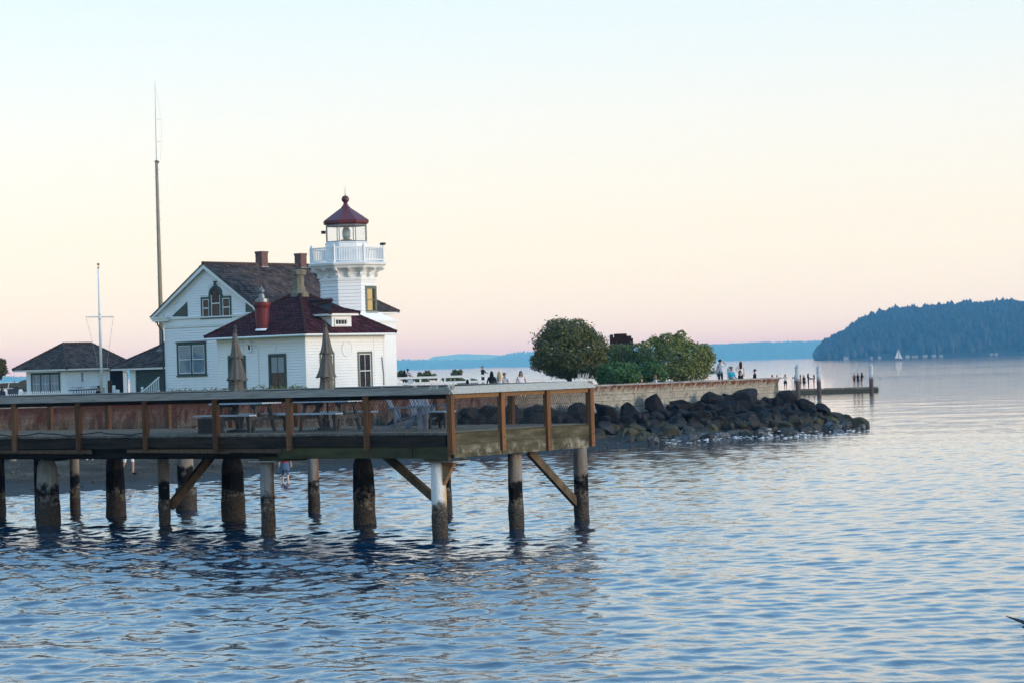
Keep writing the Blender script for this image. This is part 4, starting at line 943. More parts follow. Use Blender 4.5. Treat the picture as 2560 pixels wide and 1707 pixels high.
# railing: posts, slanting cap board, sub-rail, wire mesh
def rail_run(name, pts, out, bottom, capm, submat, wire, spikes=()):
    """pts: post positions along one side; out: outward direction"""
    out = Vector(out); rr_ = MB(); p0, p1 = Vector(pts[0]), Vector(pts[-1]); al = (p1-p0).normalized()
    o2 = out*.035; up = V(0, 0, 1)
    A = p0 - al*.12; B = p1 + al*.12
    prof = [out*.15 + up*(CAPZ-.185), out*.19 + up*(CAPZ-.175), out*.055 + up*(CAPZ+.0), out*-.02 + up*(CAPZ-.0), out*-.06 + up*(CAPZ-.03), out*.02 + up*(CAPZ-.05)]
    rr_.prism([A + q for q in prof], B - A); rl = rr_.build(name, capm, pier)
    for i, p in enumerate(pts):
        if name == 'end_railing' and i == 0: continue
        p = Vector(p); b = MB(); s = .072; bt = bottom[i] if isinstance(bottom, (list, tuple)) else bottom
        c = p + out*.085 + (V(.06, .02, 0) if name == 'front_railing' and i == 0 else V(0, 0, 0)); lx, ly = al, out
        b.obox(c + V(0,0,(CAPZ-.165+bt)/2), lx*s, ly*.062, V(0,0,(CAPZ-.165-bt)/2)); b.build('post', 'post_wood', rl)
        if bt < DK-.2:
            for zz in (.09, .32):
                b = MB(); b.cyl(c + out*.06 + V(0,0,bt+zz), c + out*.075 + V(0,0,bt+zz), .02, n=6); b.build('bolt', 'gutter_dark', rl)
    for i in range(len(pts)-1):
        a, c = Vector(pts[i]) + al*.075, Vector(pts[i+1]) - al*.075; w_ = (c-a).length; b = MB()
        b.obox((a+c)/2 + out*.05 + V(0,0,CAPZ-.235), al*(w_/2), out*.03, V(0,0,.045)); b.build('sub_rail', submat, rl)
        z0, z1 = DK+.03, CAPZ-.28; H = z1-z0; st = .085; b = MB(); t_ = .0034 if wire == 'wire_black' else .0025; k = -int(H/st)-1
        while k*st < w_:
            for sg in (1, -1):
                x0, x1 = k*st, k*st+H*.62
                q0, q1 = max(0, x0), min(w_, x1)
                if q1-q0 > .02:
                    za, zb = z0+(q0-x0)/.62, z0+(q1-x0)/.62
                    if sg < 0: za, zb = z0+z1-za, z0+z1-zb
                    P, Q = a+al*q0+out*.04, a+al*q1+out*.04; P.z = za; Q.z = zb; d = (Q-P).normalized(); n_ = d.cross(out).normalized()*t_; oo = out*t_
                    b.add([P-n_, P+oo, P+n_, Q-n_, Q+oo, Q+n_], [(0,1,4,3), (1,2,5,4), (2,0,3,5)])
            k += 1
        m_ = b.build('wire_mesh', wire, rl); m_['kind'] = 'stuff'
    return rl
bot = [1.98] + [DK-.34-.06]*9
front = rail_run('front_railing', [(x, 0, 0) for x in FR_X], (0, -1, 0), bot, 'rail_grey', 'beam_dark', 'wire_black')
endr = rail_run('end_railing', [(0, y, 0) for y in SY], (1, 0, 0), [1.94, DK-.50, 1.90, 1.92], 'rail_pale', 'subrail', 'wire_black')
back = rail_run('back_railing', [(x, PW, 0) for x in FR_X], (0, 1, 0), DK-.1, 'rail_grey', 'beam_dark', 'wire_light')
def spikes(al, c, n, L, par):
    for i in range(n):
        b = MB(); p = Vector(c) + Vector(al)*(i*.035); r_ = random.Random(i+n)
        b.cyl(p, p + V(r_.uniform(-.03, .03), r_.uniform(-.03, .03), L*r_.uniform(.75, 1.1)) + Vector(al)*r_.uniform(0, .05), .007, .005, 4); b.build('bird_spike', 'spike', par)
spikes((1, 0, 0), (-.50, -.12, CAPZ-.06), 8, .13, front); spikes((0, 1, 0), (.02, -.1, CAPZ-.02), 8, .12, endr); spikes((0, 1, 0), (.03, PW-.45, CAPZ-.01), 14, .20, endr)
# pilings
def piling(u, v, wpx, mat, kind, topz=DK-.6, lean=(0, 0)):
    p = atZ(u, v, 0.0); q = pl(p); r = wpx*p.y/F_PX/2; b = MB()
    rg = random.Random(int(u))
    if kind == 'wrap':
        prof = [(r*1.12, -1.5), (r*1.10, .0), (r*1.06, .5), (r*1.0, 1.0), (r*.95, 1.35), (r*.86, 1.58), (r*.66, 1.74), (r*.58, topz-.02)]
    elif kind == 'collar':
        prof = [(r*1.25, -1.5), (r*1.25, .62), (r*1.2, .66), (r*.95, .67), (r*.92, topz)]
    else:
        prof = [(r*1.03, -1.5), (r*1.0, .0), (r*.98, 1.0), (r*.94, topz)]
    n = 18; P2 = []
    for i in range(len(prof)-1):           # more rings, slightly wobbly
        (r0, z0), (r1, z1) = prof[i], prof[i+1]; m_ = max(1, int((z1-z0)/.22))
        for j in range(m_): P2.append((r0+(r1-r0)*j/m_, z0+(z1-z0)*j/m_))
    P2.append(prof[-1]); vs = []
    for rr, z in P2:
        for k in range(n):
            an = 2*PI*k/n; fold = 0
            if kind == 'wrap' and z > 1.3: fold = .10*math.sin(an*7+rg.random()*.6)*(z-1.3)/.6
            barn = .018*mnoise.noise((math.cos(an)*6+u, math.sin(an)*6, z*7))*(2.2 if z < .75 else .7)
            R_ = rr*(1+fold)+barn; vs.append((q.x+R_*math.cos(an)+lean[0]*z, q.y+R_*math.sin(an)+lean[1]*z, z))
    m_ = len(P2); fs = [(i*n+k, i*n+(k+1) % n, (i+1)*n+(k+1) % n, (i+1)*n+k) for i in range(m_-1) for k in range(n)] + [tuple(range((m_-1)*n, m_*n))]
    b.add(vs, fs); return b.build('piling', mat, pier, True), q
D = lambda x, y: (G(x), G(y))
piling(*D(3, 1190), 24, 'piling_brown', 'pole')
pw, q = piling(*D(112, 1205), 56, 'piling_wrap', 'wrap'); pw['label'] = 'piling in a pale wrapped jacket'
b = MB(); b.box(q.x-.24, q.x+.6, q.y-.18, q.y+.2, DK-.72, DK-.42); b.build('pile_cap', 'beam_olive', pier)
piling(*D(174, 1178), 25, 'piling_wood', 'pole'); piling(*D(267, 1187), 47, 'piling_brown', 'wrap'); piling(*D(379, 1207), 29, 'piling_wood', 'pole')
piling(*D(428, 1170), 44, 'piling_wood', 'collar'); piling(*D(537, 1193), 56, 'piling_brown', 'wrap')
ps_, q = piling(*D(617, 1225), 36, 'piling_steel', 'pole', DK-.70); b = MB(); b.box(q.x-.35, q.x+.55, q.y-.28, q.y+.28, DK-.70, DK-.67); b.build('cap_plate', 'steel_plate', pier); b = MB(); b.box(q.x-.05, q.x+1.15, q.y-.24, q.y+.24, DK-.669, DK-.36); b.build('pile_cap', 'beam_olive', pier)
piling(*D(722, 1178), 29, 'piling_steel', 'pole'); pk, qk = piling(*D(838, 1205), 54, 'piling_brown', 'wrap')
b = MB(); b.sphere((qk.x+.28, qk.y-.05, .95), .07, .07, .10); b.build('bracket', 'gutter_dark', pier)
pw, q = piling(*D(1011, 1235), 39, 'piling_white', 'pole', DK-.70); pw['label'] = 'white painted corner piling with a rusty edge'; qw = q
b = MB(); b.obox((q.x+.05, q.y+.05, DK-.69), V(.62, .0, 0), V(0, .34, 0), V(0, 0, .012)); b.build('cap_plate', 'steel_plate', pier)
b = MB(); b.prism([(q.x+.18, q.y-.06, DK-.71), (q.x+.52, q.y-.06, DK-.71), (q.x+.18, q.y-.06, DK-1.25)], (0, .12, 0)); b.build('gusset', 'subrail', pier)
piling(*D(1029, 1178), 20, 'piling_brown', 'pole'); p5, q5 = piling(*D(1187, 1215), 37, 'piling_wood', 'pole'); p6, q6 = piling(*D(1337, 1193), 37, 'piling_wood', 'pole')
for (x, y) in ((-18.6, .4), (-21, 3.0), (-19.5, 5.2)):
    b = MB(); b.cyl((x, y, -1.5), (x, y, DK-.6), .19, .17, 14); b.build('piling', 'piling_brown', pier, True)
# braces
def brace(a, c, w=.16, h=.07, m_='brace_wood'):
    b = MB(); b.bar(a, c, h, w); return b.build('brace', m_, pier)
ba = pl(atY(G(880), G(1040), 59.4)); bb = pl(atY(G(1000), G(1145), 57.2)); brace(ba, bb, .20, .10)
ba = pl(atY(G(1215), G(1035), 59.3)); bb = pl(atY(G(1322), G(1152), 61.6)); brace(ba, bb, .22, .10)
d_ = (bb-ba).normalized()
for i in range(5):
    b = MB(); p = bb + V(.03*i-.08, 0, -.02*i); b.cyl(p, p + d_*(.18+.05*(i % 3)) + V(0, 0, -.12), .025, .006, 5); b.build('frayed_end', 'beam_dark', pier)
ba = pl(atY(G(490), G(1040), 66.5)); bb = pl(atY(G(392), G(1162), 65.0)); brace(ba, bb, .24, .12)

# ---------------------------------------------------------------- furniture on the pier
def onp(u, v, Y): return pl(atY(G(u), G(v), Y))
def p2w(x, y, z): return PO + Matrix.Rotation(PRZ, 3, 'Z') @ V(x, y, z)
def picnic_table(name, label, x, y):
    r_ = thing(name, label, 'picnic table', p2w(x, y, DK+.004), PRZ, 'picnic tables on the pier'); L = .93
    for i in range(5):
        b = MB(); yy = -.30+.15*i; b.box(-L, L, yy-.07, yy+.07, .72, .76); b.build('table_board', 'table_grey', r_)
    for s in (-1, 1):
        for i in range(2):
            b = MB(); yy = s*(.62+.15*i); b.box(-L-.12, L-.12+.1, yy-.07, yy+.07, .42, .46); b.build('bench_board', 'table_grey', r_)
        for e in (-1, 1):
            b = MB(); b.bar((e*L*.66, s*.22, .715), (e*L*.66+.02*e, s*.42, 0), .09, .045, (1, 0, 0)); b.build('leg', 'table_leg', r_)
            b = MB(); b.box(e*L*.82-.045, e*L*.82+.045, s*.70-.03, s*.70+.03, 0, .418); b.build('bench_leg', 'table_leg', r_)
            b = MB(); b.bar((e*L*.60, s*.02, .38), (e*.25, s*.02, .71), .05, .07); b.build('strut', 'table_leg', r_)
    for e in (-1, 1):
        b = MB(); b.box(e*L*.66-.025+.06*e, e*L*.66+.025+.06*e, -.68, .68, .30, .40); b.build('cross_bar', 'table_leg', r_)
        b = MB(); b.box(e*L*.66-.03, e*L*.66+.03, -.33, .33, .65, .715); b.build('top_batten', 'table_leg', r_)
    return r_
def umbrella(label, x, y, seed, zt):
    r_ = thing('patio_umbrella', label, 'umbrella', p2w(x, y, DK+.012), 0, 'closed umbrellas on the pier'); rg = random.Random(seed)
    b = MB(); b.cyl((0, 0, 0), (0, 0, zt), .025, n=10); b.build('pole', 'gutter_dark', r_)
    b = MB(); b.lathe([(.30, 0), (.30, .05), (.06, .08), (.05, .22)], 14); b.build('base', 'gutter_dark', r_)
    def tier(z0, z1, ra, rb, flare, name):
        n = 40; rows = 9; vs = []; ph = rg.random()*6; am = [rg.uniform(.6, 1.3) for _ in range(8)]
        for j in range(rows+1):
            t_ = j/rows; z = z0+(z1-z0)*t_; r = rb+(ra-rb)*(t_**.8) + flare*max(0, (.25-t_)/.25)*.6
            for k in range(n):
                an = 2*PI*k/n; g = am[k*8//n]; f_ = 1+(.20*g*(1-t_*.75))*math.sin(an*8+ph+.7*t_)
                vs.append((r*f_*math.cos(an)+.015*math.sin(3*z+seed), r*f_*math.sin(an)*.9, z-.02*(1-t_)*math.sin(an*8+ph+1)*g))
        fs = [(j*n+k, j*n+(k+1) % n, (j+1)*n+(k+1) % n, (j+1)*n+k) for j in range(rows) for k in range(n)]
        b = MB(); b.add(vs, fs); return b.build(name, 'canvas', r_, True)
    h = zt-.10; H = h-.95
    tier(h-H*.40, h, .05, .15, .02, 'canopy_top'); tier(h-H*.76, h-H*.38, .10, .225, .02, 'canopy_middle'); tier(.95-.1, h-H*.70, .14, .20, .01, 'canopy_skirt')
    b = MB(); b.lathe([(.155+.02, -.02), (.165, 0), (.155+.02, .02)], 20, (0, 0, h-H*.80)); b.build('tie_band', 'canvas', r_)
    b = MB(); b.lathe([(.05, 0), (.045, .05), (.03, .08), (.045, .13), (.01, .2)], 10, (0, 0, zt-.08)); b.build('finial', 'gutter_dark', r_)
t1 = onp(562, 925, 62.2); t2 = onp(756, 917, 61.3)
picnic_table('picnic_table', 'grey picnic table at left with closed umbrella through it', t1.x, t1.y)
picnic_table('picnic_table', 'grey picnic table nearest the wooden lounge chairs', t2.x, t2.y)
u1 = onp(545, 925, 62.6); u2 = onp(752, 917, 61.6)
umbrella('closed tan patio umbrella standing at the left picnic table', u1.x, u1.y, 3, atY(G(540), G(757), 62.6).z-DK)
umbrella('closed tan patio umbrella standing at the right picnic table', u2.x, u2.y, 8, atY(G(748), G(745), 61.6).z-DK)
def adirondack(label, x, y, rz):
    r_ = thing('lounge_chair', label, 'chair', p2w(x, y, DK+.004), rz, 'wooden lounge chairs on the pier')
    for s in (-1, 1):
        b = MB(); b.prism([(s*.27-.02, -.42, .36), (s*.27-.02, -.42, .24), (s*.27-.02, .62, .0), (s*.27-.02, .66, .08)], (.04, 0, 0)); b.build('seat_rail', 'chair_grey', r_)
        b = MB(); b.box(s*.32-.025, s*.32+.025, -.44, -.32, 0, .54); b.build('front_leg', 'chair_grey', r_)
        b = MB(); b.prism([(s*.36-.07, -.52, .55), (s*.36+.07, -.52, .55), (s*.36+.07, .10, .55), (s*.36+.02, .34, .55), (s*.36-.04, .34, .55)], (0, 0, .03)); b.build('armrest', 'chair_grey', r_)
        b = MB(); b.bar((s*.30, .22, .12), (s*.33, .26, .55), .05, .10, (1, 0, 0)); b.build('arm_support', 'chair_grey', r_)
    for i in range(6):
        b = MB(); yy = -.42+.105*i; zz = .372-.23*(yy+.42)/1.04; b.obox((0, yy+.045, zz+.012), V(.29, 0, 0), V(0, .046, -.010), V(0, 0, .011)); b.build('seat_slat', 'chair_grey', r_)
    for i in range(5):
        k = i-2; b = MB(); H = [.80, .90, .95, .90, .80][i]; p = V(k*.085, .18, .22); q = V(k*.135, .18+H*.44, .22+H*.90); b.bar(p, q, .095, .02, (0, -1, .3)); b.build('back_slat', 'chair_grey', r_)
    for zz, yy in ((.55, .36), (.30, .235)):
        b = MB(); b.box(-.34, .34, yy, yy+.04, zz-.04, zz+.04); b.build('back_brace', 'chair_grey', r_)
a1_ = onp(935, 985, 58.9); a2_ = onp(985, 985, 60.3)
adirondack('grey wooden lounge chair in profile, its back leaning left', a1_.x, a1_.y, rad(82)); adirondack('grey wooden lounge chair whose fan of back slats faces the sea', a2_.x, a2_.y, rad(35))
s_ = onp(1016, 950, 60.0); r_ = thing('side_table', 'low pale slatted side table behind the corner post', 'side table', p2w(s_.x, s_.y, DK+.004), PRZ)
for i in range(5):
    b = MB(); b.box(-.28, .28, -.24+.1*i-.045, -.24+.1*i+.045, .40, .43); b.build('top_slat', 'table_grey', r_)
for sx in (-1, 1):
    for sy in (-1, 1):
        b = MB(); b.box(sx*.24-.03, sx*.24+.03, sy*.2-.03, sy*.2+.03, 0, .399); b.build('leg', 'table_leg', r_)
c_ = onp(466, 985, 60.9); r_ = thing('slatted_box', 'dark slatted planter box on the deck beside the left table', 'box', p2w(c_.x, c_.y+.3, DK+.004), rad(-20))
b = MB(); b.box(-.24, .24, -.21, .21, 0.02, .40); b.build('box_body', 'bin_dark', r_)
for f_ in range(4):
    for i in range(5):
        b = MB(); z = .03+.078*i
        if f_ < 2: b.box(-.26, .26, -.235 if f_ else .212, -.212 if f_ else .235, z, z+.06)
        else: b.box(.242 if f_ == 2 else -.262, .262 if f_ == 2 else -.242, -.21, .21, z, z+.06)
        b.build('slat', 'bin_slat', r_)
b = MB()
for i in range(46):
    t_ = i/45; pt = V(-22.5+t_*(22.5-9.75), -.10, DK+.06+.035*math.sin(i*.85)+.015*math.sin(i*2.3))
    if i: b.tube([prev, pt], .016, 5)
    prev = pt
pts_ = [p2w(-22.5+i/45*12.75, -.115, DK+.055+.035*math.sin(i*.85)+.015*math.sin(i*2.3)) for i in range(46)]
b = MB(); b.tube(pts_, .016, 6); tag(b.build('power_cable', 'cable_black'), 'black cable sagging along the pier deck edge', 'cable')
# ---------------------------------------------------------------- boulders along the foot of the wall
def boulder_mesh(seed):
    bm = bmesh.new(); bmesh.ops.create_icosphere(bm, subdivisions=3, radius=1.0); rg = random.Random(seed); off = V(rg.random()*50, rg.random()*50, rg.random()*50)
    cuts = [(V(rg.gauss(0, 1), rg.gauss(0, 1), rg.gauss(0, 1)).normalized(), rg.uniform(.50, .82)) for _ in range(16)]
    for v in bm.verts:
        d = v.co.normalized(); r = 1 + .22*mnoise.noise(d*1.3+off)
        p = d*r
        for n_, k in cuts:
            e = p.dot(n_)-k
            if e > 0: p -= n_*e
        v.co = p*(1 + .06*mnoise.noise(d*3+off))
    me = bpy.data.meshes.new('boulder'); bm.to_mesh(me); bm.free(); me.materials.append(M['boulder']); me.polygons.foreach_set('use_smooth', [True]*len(me.polygons)); me.set_sharp_from_angle(angle=rad(24)); return me
BM = [boulder_mesh(i) for i in range(8)]
FL = [(-6, 112.2), (0, 115.5), (4, 118), (8, 119.5), (12, 122), (16, 126), (19.0, 130.5)]
def fline(x):
    for (x0, y0), (x1, y1) in zip(FL, FL[1:]):
        if x <= x1: return y0+(y1-y0)*(x-x0)/(x1-x0)
    return FL[-1][1]
rg = random.Random(21); spots = []
x = -5.6
while x < 19.0:
    yf = fline(x); end = x > wx+.3
    yb = wall_y(x)-.55 if not end else 137.5-(x-wx)*.9
    top = 1.5 if x < 3.4 else (1.25 if x < 8 else 1.6)
    if end: top = max(.3, 1.6-(x-wx)*.33)
    dep = max(.5, yb-yf); n = max(2, int(dep/.92)+1)
    for j in range(n):
        t_ = j/(n-1); low = t_ < .22
        r = rg.uniform(.30, .58) if low else rg.choice((rg.uniform(.32, .5), rg.uniform(.42, .7), rg.uniform(.6, .85)))
        z = -.1+top*(t_**.85)-r*.25+rg.uniform(-.12, .2)
        spots.append((x+rg.uniform(-.40, .40), yf+dep*t_+rg.uniform(-.35, .2), z, r, rg.uniform(.7, 1.0)))
    x += rg.uniform(.80, 1.02)
for k in range(75):
    x = rg.uniform(-5, 18.6); end = x > wx; yf = fline(x); yb = (wall_y(x)-.6) if not end else 137.2-(x-wx)*.9; top = 1.5 if x < 3.4 else (1.25 if x < 8 else 1.6)
    if end: top = max(.3, 1.6-(x-wx)*.33)
    t_ = rg.uniform(.0, .9); spots.append((x, yf+(yb-yf)*t_-.3, .12+top*t_**.85+rg.uniform(.0, .2), rg.uniform(.17, .34), rg.uniform(.6, 1.0)))
for (u, v, wpx, hpx) in ((1503, 928, 54, 66), (1640, 924, 56, 60), (1712, 920, 88, 54), (1798, 920, 58, 54), (1396, 950, 70, 52), (1450, 955, 60, 60), (1560, 940, 60, 50), (1850, 930, 54, 40), (1888, 940, 44, 36), (1605, 950, 70, 50), (1330, 946, 64, 44), (1250, 945, 70, 40), (1120, 945, 60, 40), (1180, 950, 60, 40), (1075, 950, 50, 36), (1040, 955, 44, 34)):
    X = (G(u)-1280)/F_PX*126; yb = (wall_y(X) if X < wx else 135.5)-1.3; p = atY(G(u), G(v), yb); k = yb/F_PX*1.088
    spots.append((p.x, yb, p.z, wpx*k/2, hpx/wpx))
for (u, v, wpx) in ((1978, 979, 24), (1957, 973, 34), (1940, 965, 40), (1385, 1012, 36), (1440, 1012, 44), (1500, 1012, 44), (1585, 1006, 50), (1655, 1000, 44), (1750, 998, 42)):
    p = atZ(G(u), G(v), .15); spots.append((p.x, p.y, .12, wpx*p.y/F_PX*1.088/2, .8))
BOULD = []
for i, (x, y, z, r, fl) in enumerate(spots):
    o = bpy.data.objects.new('boulder', BM[i % 8]); COL.objects.link(o); o.location = (x, y, z); o.rotation_euler = (rg.uniform(-.5, .5), rg.uniform(-.4, .4), rg.uniform(0, 6.3)); s = r*1.08; o.scale = (s*rg.uniform(.95, 1.2), s*rg.uniform(.9, 1.1), s*fl)
    u_ = proj_u(V(x, y, z))
    if z < .35: L = 'barnacled boulder low at the waterline below the seawall' if u_ < 1750 else 'weedy boulder at the waterline of the rocky tip'
    elif u_ > 1943: L = 'dark boulder heaped on the tip beyond the wall end'
    elif u_ < 1480: L = 'dark boulder seen through the pier railing'
    else: L = 'dark boulder heaped against the pale seawall'
    tag(o, L, 'boulder', 'boulders along the seawall'); BOULD.append((u_, o))
def core():
    V_ = []; xs = np.linspace(-5.2, 18.6, 90); ny = 26
    for x in xs:
        end = x > wx; yf = fline(x)-.1; yb = (wall_y(x)-.2) if not end else 137.5-(x-wx)*.9; top = 1.5 if x < 3.4 else (1.25 if x < 8 else 1.6)
        if end: top = max(.3, 1.6-(x-wx)*.33)
        for j in range(ny):
            t_ = j/(ny-1); V_.append((x, yf+(yb-yf)*t_, -.35+top*t_**.85+.22*mnoise.noise((x*1.5, t_*9, 4))+.12*mnoise.noise((x*4, t_*20, 9))))
    i = np.arange(len(xs)-1)[:, None]*ny+np.arange(ny-1)[None, :]; f = np.stack([i, i+ny, i+ny+1, i+1], -1).reshape(-1, 4)
    tag(link('rubble', np_mesh('rubble', V_, f, 'boulder')), 'dark rubble packed between the boulders', 'rubble', kind='stuff')
core()
def splash():
    rg = np.random.RandomState(5); vs = []; fs = []; bm = bmesh.new(); bmesh.ops.create_icosphere(bm, subdivisions=1, radius=1); bv = np.array([v.co[:] for v in bm.verts]); bf = np.array([[v.index for v in f.verts] for f in bm.faces]); bm.free()
    for (u, v, n, sp) in ((1632, 1008, 26, .3), (1662, 1004, 40, .35), (1745, 1003, 60, .5), (1760, 999, 50, .3), (1800, 1003, 14, .6), (1850, 1001, 24, .5), (1880, 998, 16, .5), (1560, 1015, 14, .8), (1940, 994, 14, .6), (1985, 988, 20, .4)):
        c = atZ(G(u), G(v), .05)
        for k in range(n):
            r = rg.uniform(.012, .045); p = (c.x+rg.normal(0, sp), c.y+rg.normal(0, .5), abs(rg.normal(0, .06 if k % 5 else .16))+.01)
            fs.append(bf+len(vs)*len(bv)); vs.append(bv*r*rg.uniform(.6, 1.6, 3)*(2.6, 2.0, .45)+p)
    tag(link('foam', np_mesh('foam', np.concatenate(vs), np.concatenate(fs), 'foam', True)), 'white foam where waves break on the boulders', 'foam', kind='stuff')
splash()

# ---------------------------------------------------------------- trees and shrubs
def foliage(name, root, blobs, n, size, mat, seed, flat=.0, stretch=1.0):
    rg = np.random.RandomState(seed); vol = np.array([b_[3]*b_[4]*b_[5] for b_ in blobs])**(2/3); vol /= vol.sum(); P = []; Nn = []
    for (cx, cy, cz, rx, ry, rz), fr in zip(blobs, vol):
        m = int(n*fr); d = rg.normal(size=(m, 3)); d /= np.linalg.norm(d, axis=1)[:, None]
        k1, k2, k3 = rg.uniform(0, 6, 3)
        lump = 1+.14*np.sin(5*d[:, 0]+k1)*np.sin(6*d[:, 2]+k2)+.07*np.sin(11*d[:, 1]+k3)*np.sin(10*d[:, 2]+k1)
        rad_ = (rg.uniform(.45, 1.0, m)**.45)*lump*np.where(rg.rand(m) < .10, rg.uniform(1.0, 1.17, m), 1)
        P.append(d*rad_[:, None]*(rx, ry, rz)+(cx, cy, cz)); Nn.append(d)
    P = np.concatenate(P); Nn = np.concatenate(Nn); m = len(P)
    keep = P[:, 2] > .03; P = P[keep]; Nn = Nn[keep]; m = len(P)
    nn = Nn+rg.normal(0, .7, (m, 3)); nn /= np.linalg.norm(nn, axis=1)[:, None]
    a = np.cross(nn, rg.normal(size=(m, 3))); a /= np.linalg.norm(a, axis=1)[:, None]; b_ = np.cross(nn, a)
    s = size*rg.uniform(.6, 1.4, m)[:, None]; a *= s; b_ *= s*.55
    if stretch != 1: a[:, 2] *= stretch
    v = np.stack([P-a, P+b_, P+a, P-b_], 1).reshape(-1, 3); f = np.arange(4*m).reshape(m, 4)
    return link(name, np_mesh(name, v, f, mat), root)
def plant(name, label, cat, base, blobs, n, size, mat, seed, trunk=None, group=None, crown='crown', stretch=1.0):
    r_ = thing(name, label, cat, base, 0, group)
    foliage(crown, r_, blobs, n, size, mat, seed, stretch=stretch)
    b = MB()
    for t_ in (trunk or [((0, 0, -.1), (0, 0, .5), .05)]):
        p, q, rr = V(*t_[0]), V(*t_[1]), t_[2]; m_ = p.lerp(q, .5)+V(.06, .04, 0); b.tube([p, m_, q], [rr, rr*.8, rr*.5], 7)
    b.build('trunk' if trunk else 'stem', 'bark', r_); return r_
def blob_px(base, items, Y, depth=1.0):
    """items: (u, v, half width px, half height px[, dy]) on the 2352 view -> local ellipsoids at depth Y"""
    k = Y/F_PX*1.0884; r_ = []
    for it in items:
        u, v, hw, hh = it[:4]; dy = it[4] if len(it) > 4 else 0
        p = atY(G(u), G(v), Y)-Vector(base); r_.append((p.x, dy, p.z, hw*k, hw*k*depth, hh*k))
    return r_
Y = 131.0; bs = V(xAt(G(1308), Y, GZ), Y, GZ)
plant('round_tree', 'dense dark green dome-shaped tree behind the seawall', 'tree', bs, blob_px(bs, [(1308, 800, 84, 66), (1268, 812, 46, 48, -.4), (1345, 805, 48, 52, -.5), (1300, 765, 55, 34, -.3), (1330, 845, 62, 26, -.2), (1240, 830, 24, 22), (1375, 830, 24, 34, .2), (1285, 845, 36, 22, .2)], Y), 26000, .068, 'leaf_dark', 1,
      [((0, 0, -.2), (0, 0, 1.6), .16), ((0, 0, .8), (.8, .2, 2.2), .09), ((0, 0, .8), (-.7, .1, 2.0), .09)])
Y = 136.5; bs = V(xAt(G(1560), Y, GZ), Y, GZ)
plant('spreading_shrub', 'loose olive green shrub with upright shoots on the right', 'shrub', bs, blob_px(bs, [(1560, 822, 66, 44), (1500, 810, 34, 36), (1600, 825, 42, 40, -.3), (1540, 795, 40, 26), (1625, 815, 18, 22), (1575, 850, 64, 26, -.4), (1530, 778, 18, 14), (1562, 770, 14, 12), (1555, 784, 12, 20), (1505, 785, 14, 10)], Y), 14000, .068, 'leaf_olive', 2,
      [((0, 0, -.2), (.2, 0, 1.2), .10), ((0, 0, .3), (-1.0, 0, 1.6), .06), ((0, 0, .3), (1.1, .1, 1.5), .06), ((0, 0, .8), (.05, 0, 2.2), .05)])
Y = 139.0; bs = V(xAt(G(1430), Y, GZ), Y, GZ)
plant('rear_shrub', 'dark shrub filling the gap behind the low bushes', 'shrub', bs, blob_px(bs, [(1425, 828, 52, 40), (1465, 818, 34, 34), (1395, 825, 30, 38), (1470, 845, 50, 28)], Y), 6500, .075, 'leaf_mid', 3)
Y = 128.5; bs = V(xAt(G(1420), Y, GZ), Y, GZ)
plant('low_bush', 'low feathery bright green bush in front of the round tree', 'bush', bs, blob_px(bs, [(1420, 856, 50, 26), (1400, 866, 34, 22), (1446, 866, 28, 22, -.1)], Y), 6000, .07, 'leaf_fine', 4, group='low bushes')
Y = 130.5; bs = V(xAt(G(1494), Y, GZ), Y, GZ)
plant('low_bush', 'low feathery bright green bush behind the seated pair', 'bush', bs, blob_px(bs, [(1496, 848, 30, 22), (1480, 858, 24, 22), (1510, 862, 22, 26)], Y), 4000, .07, 'leaf_fine', 5, group='low bushes')
Y = 152.0; bs = V(xAt(-6, Y, GZ), Y, GZ)
plant('small_tree', 'small tree with orange-tinged leaves at the left edge', 'tree', bs, blob_px(bs, [(-8, 846, 24, 24), (2, 838, 12, 14)], Y), 2500, .085, 'leaf_autumn', 6, [((0, 0, -.1), (0, 0, 1.4), .08)])
for i, (u, v, w_, h_) in enumerate(((912, 857, 14, 9), (928, 862, 16, 7), (974, 860, 14, 9), (990, 862, 12, 8), (1050, 855, 12, 8), (1040, 868, 22, 6), (1075, 872, 20, 6), (960, 868, 24, 6))):
    Y = 199.0+i*.8; bs = V(xAt(G(u), Y, GZ), Y, GZ)
    plant('dune_shrub', ['small beach shrub just right of the lighthouse wall', 'beach shrub below the embracing couple', 'beach shrub third from the lighthouse behind the white fence', 'beach shrub fourth from the lighthouse behind the white fence', 'upright beach shrub left of the man in black', 'wide low beach shrub seen between the fence rails', 'low beach shrub in front of the man in black', 'low beach shrub seen under the fence rail left'][i], 'shrub', bs, blob_px(bs, [(u+w_*math.sin(q*2.4+i)*.8, v+7-h_*abs(math.sin(q*1.7+i)), w_*.42, h_*(.5+.5*abs(math.sin(q*3.1+i))), .3*math.sin(q)) for q in range(7)], Y), 520, .085, 'leaf_dune', 20+i, group='beach shrubs behind the fence', stretch=1.5)
r_ = thing('hedge', 'low clipped hedge along the lawn in front of the lighthouse', 'hedge', (xAt(G(560), 117, GZ), 117.0, GZ))
bl = []
for i in range(26):
    u = 384+i*12.4; v = 893-i*.32-(4 if 590 < u < 690 else 0); p = atY(G(u), G(v), 117.0)-V(*r_.location); h_ = max(.3, p.z); bl.append((p.x, .3*(i % 2), h_*.5, .42, .5, h_*.5))
foliage('foliage', r_, bl, 6500, .05, 'leaf_mid', 9)

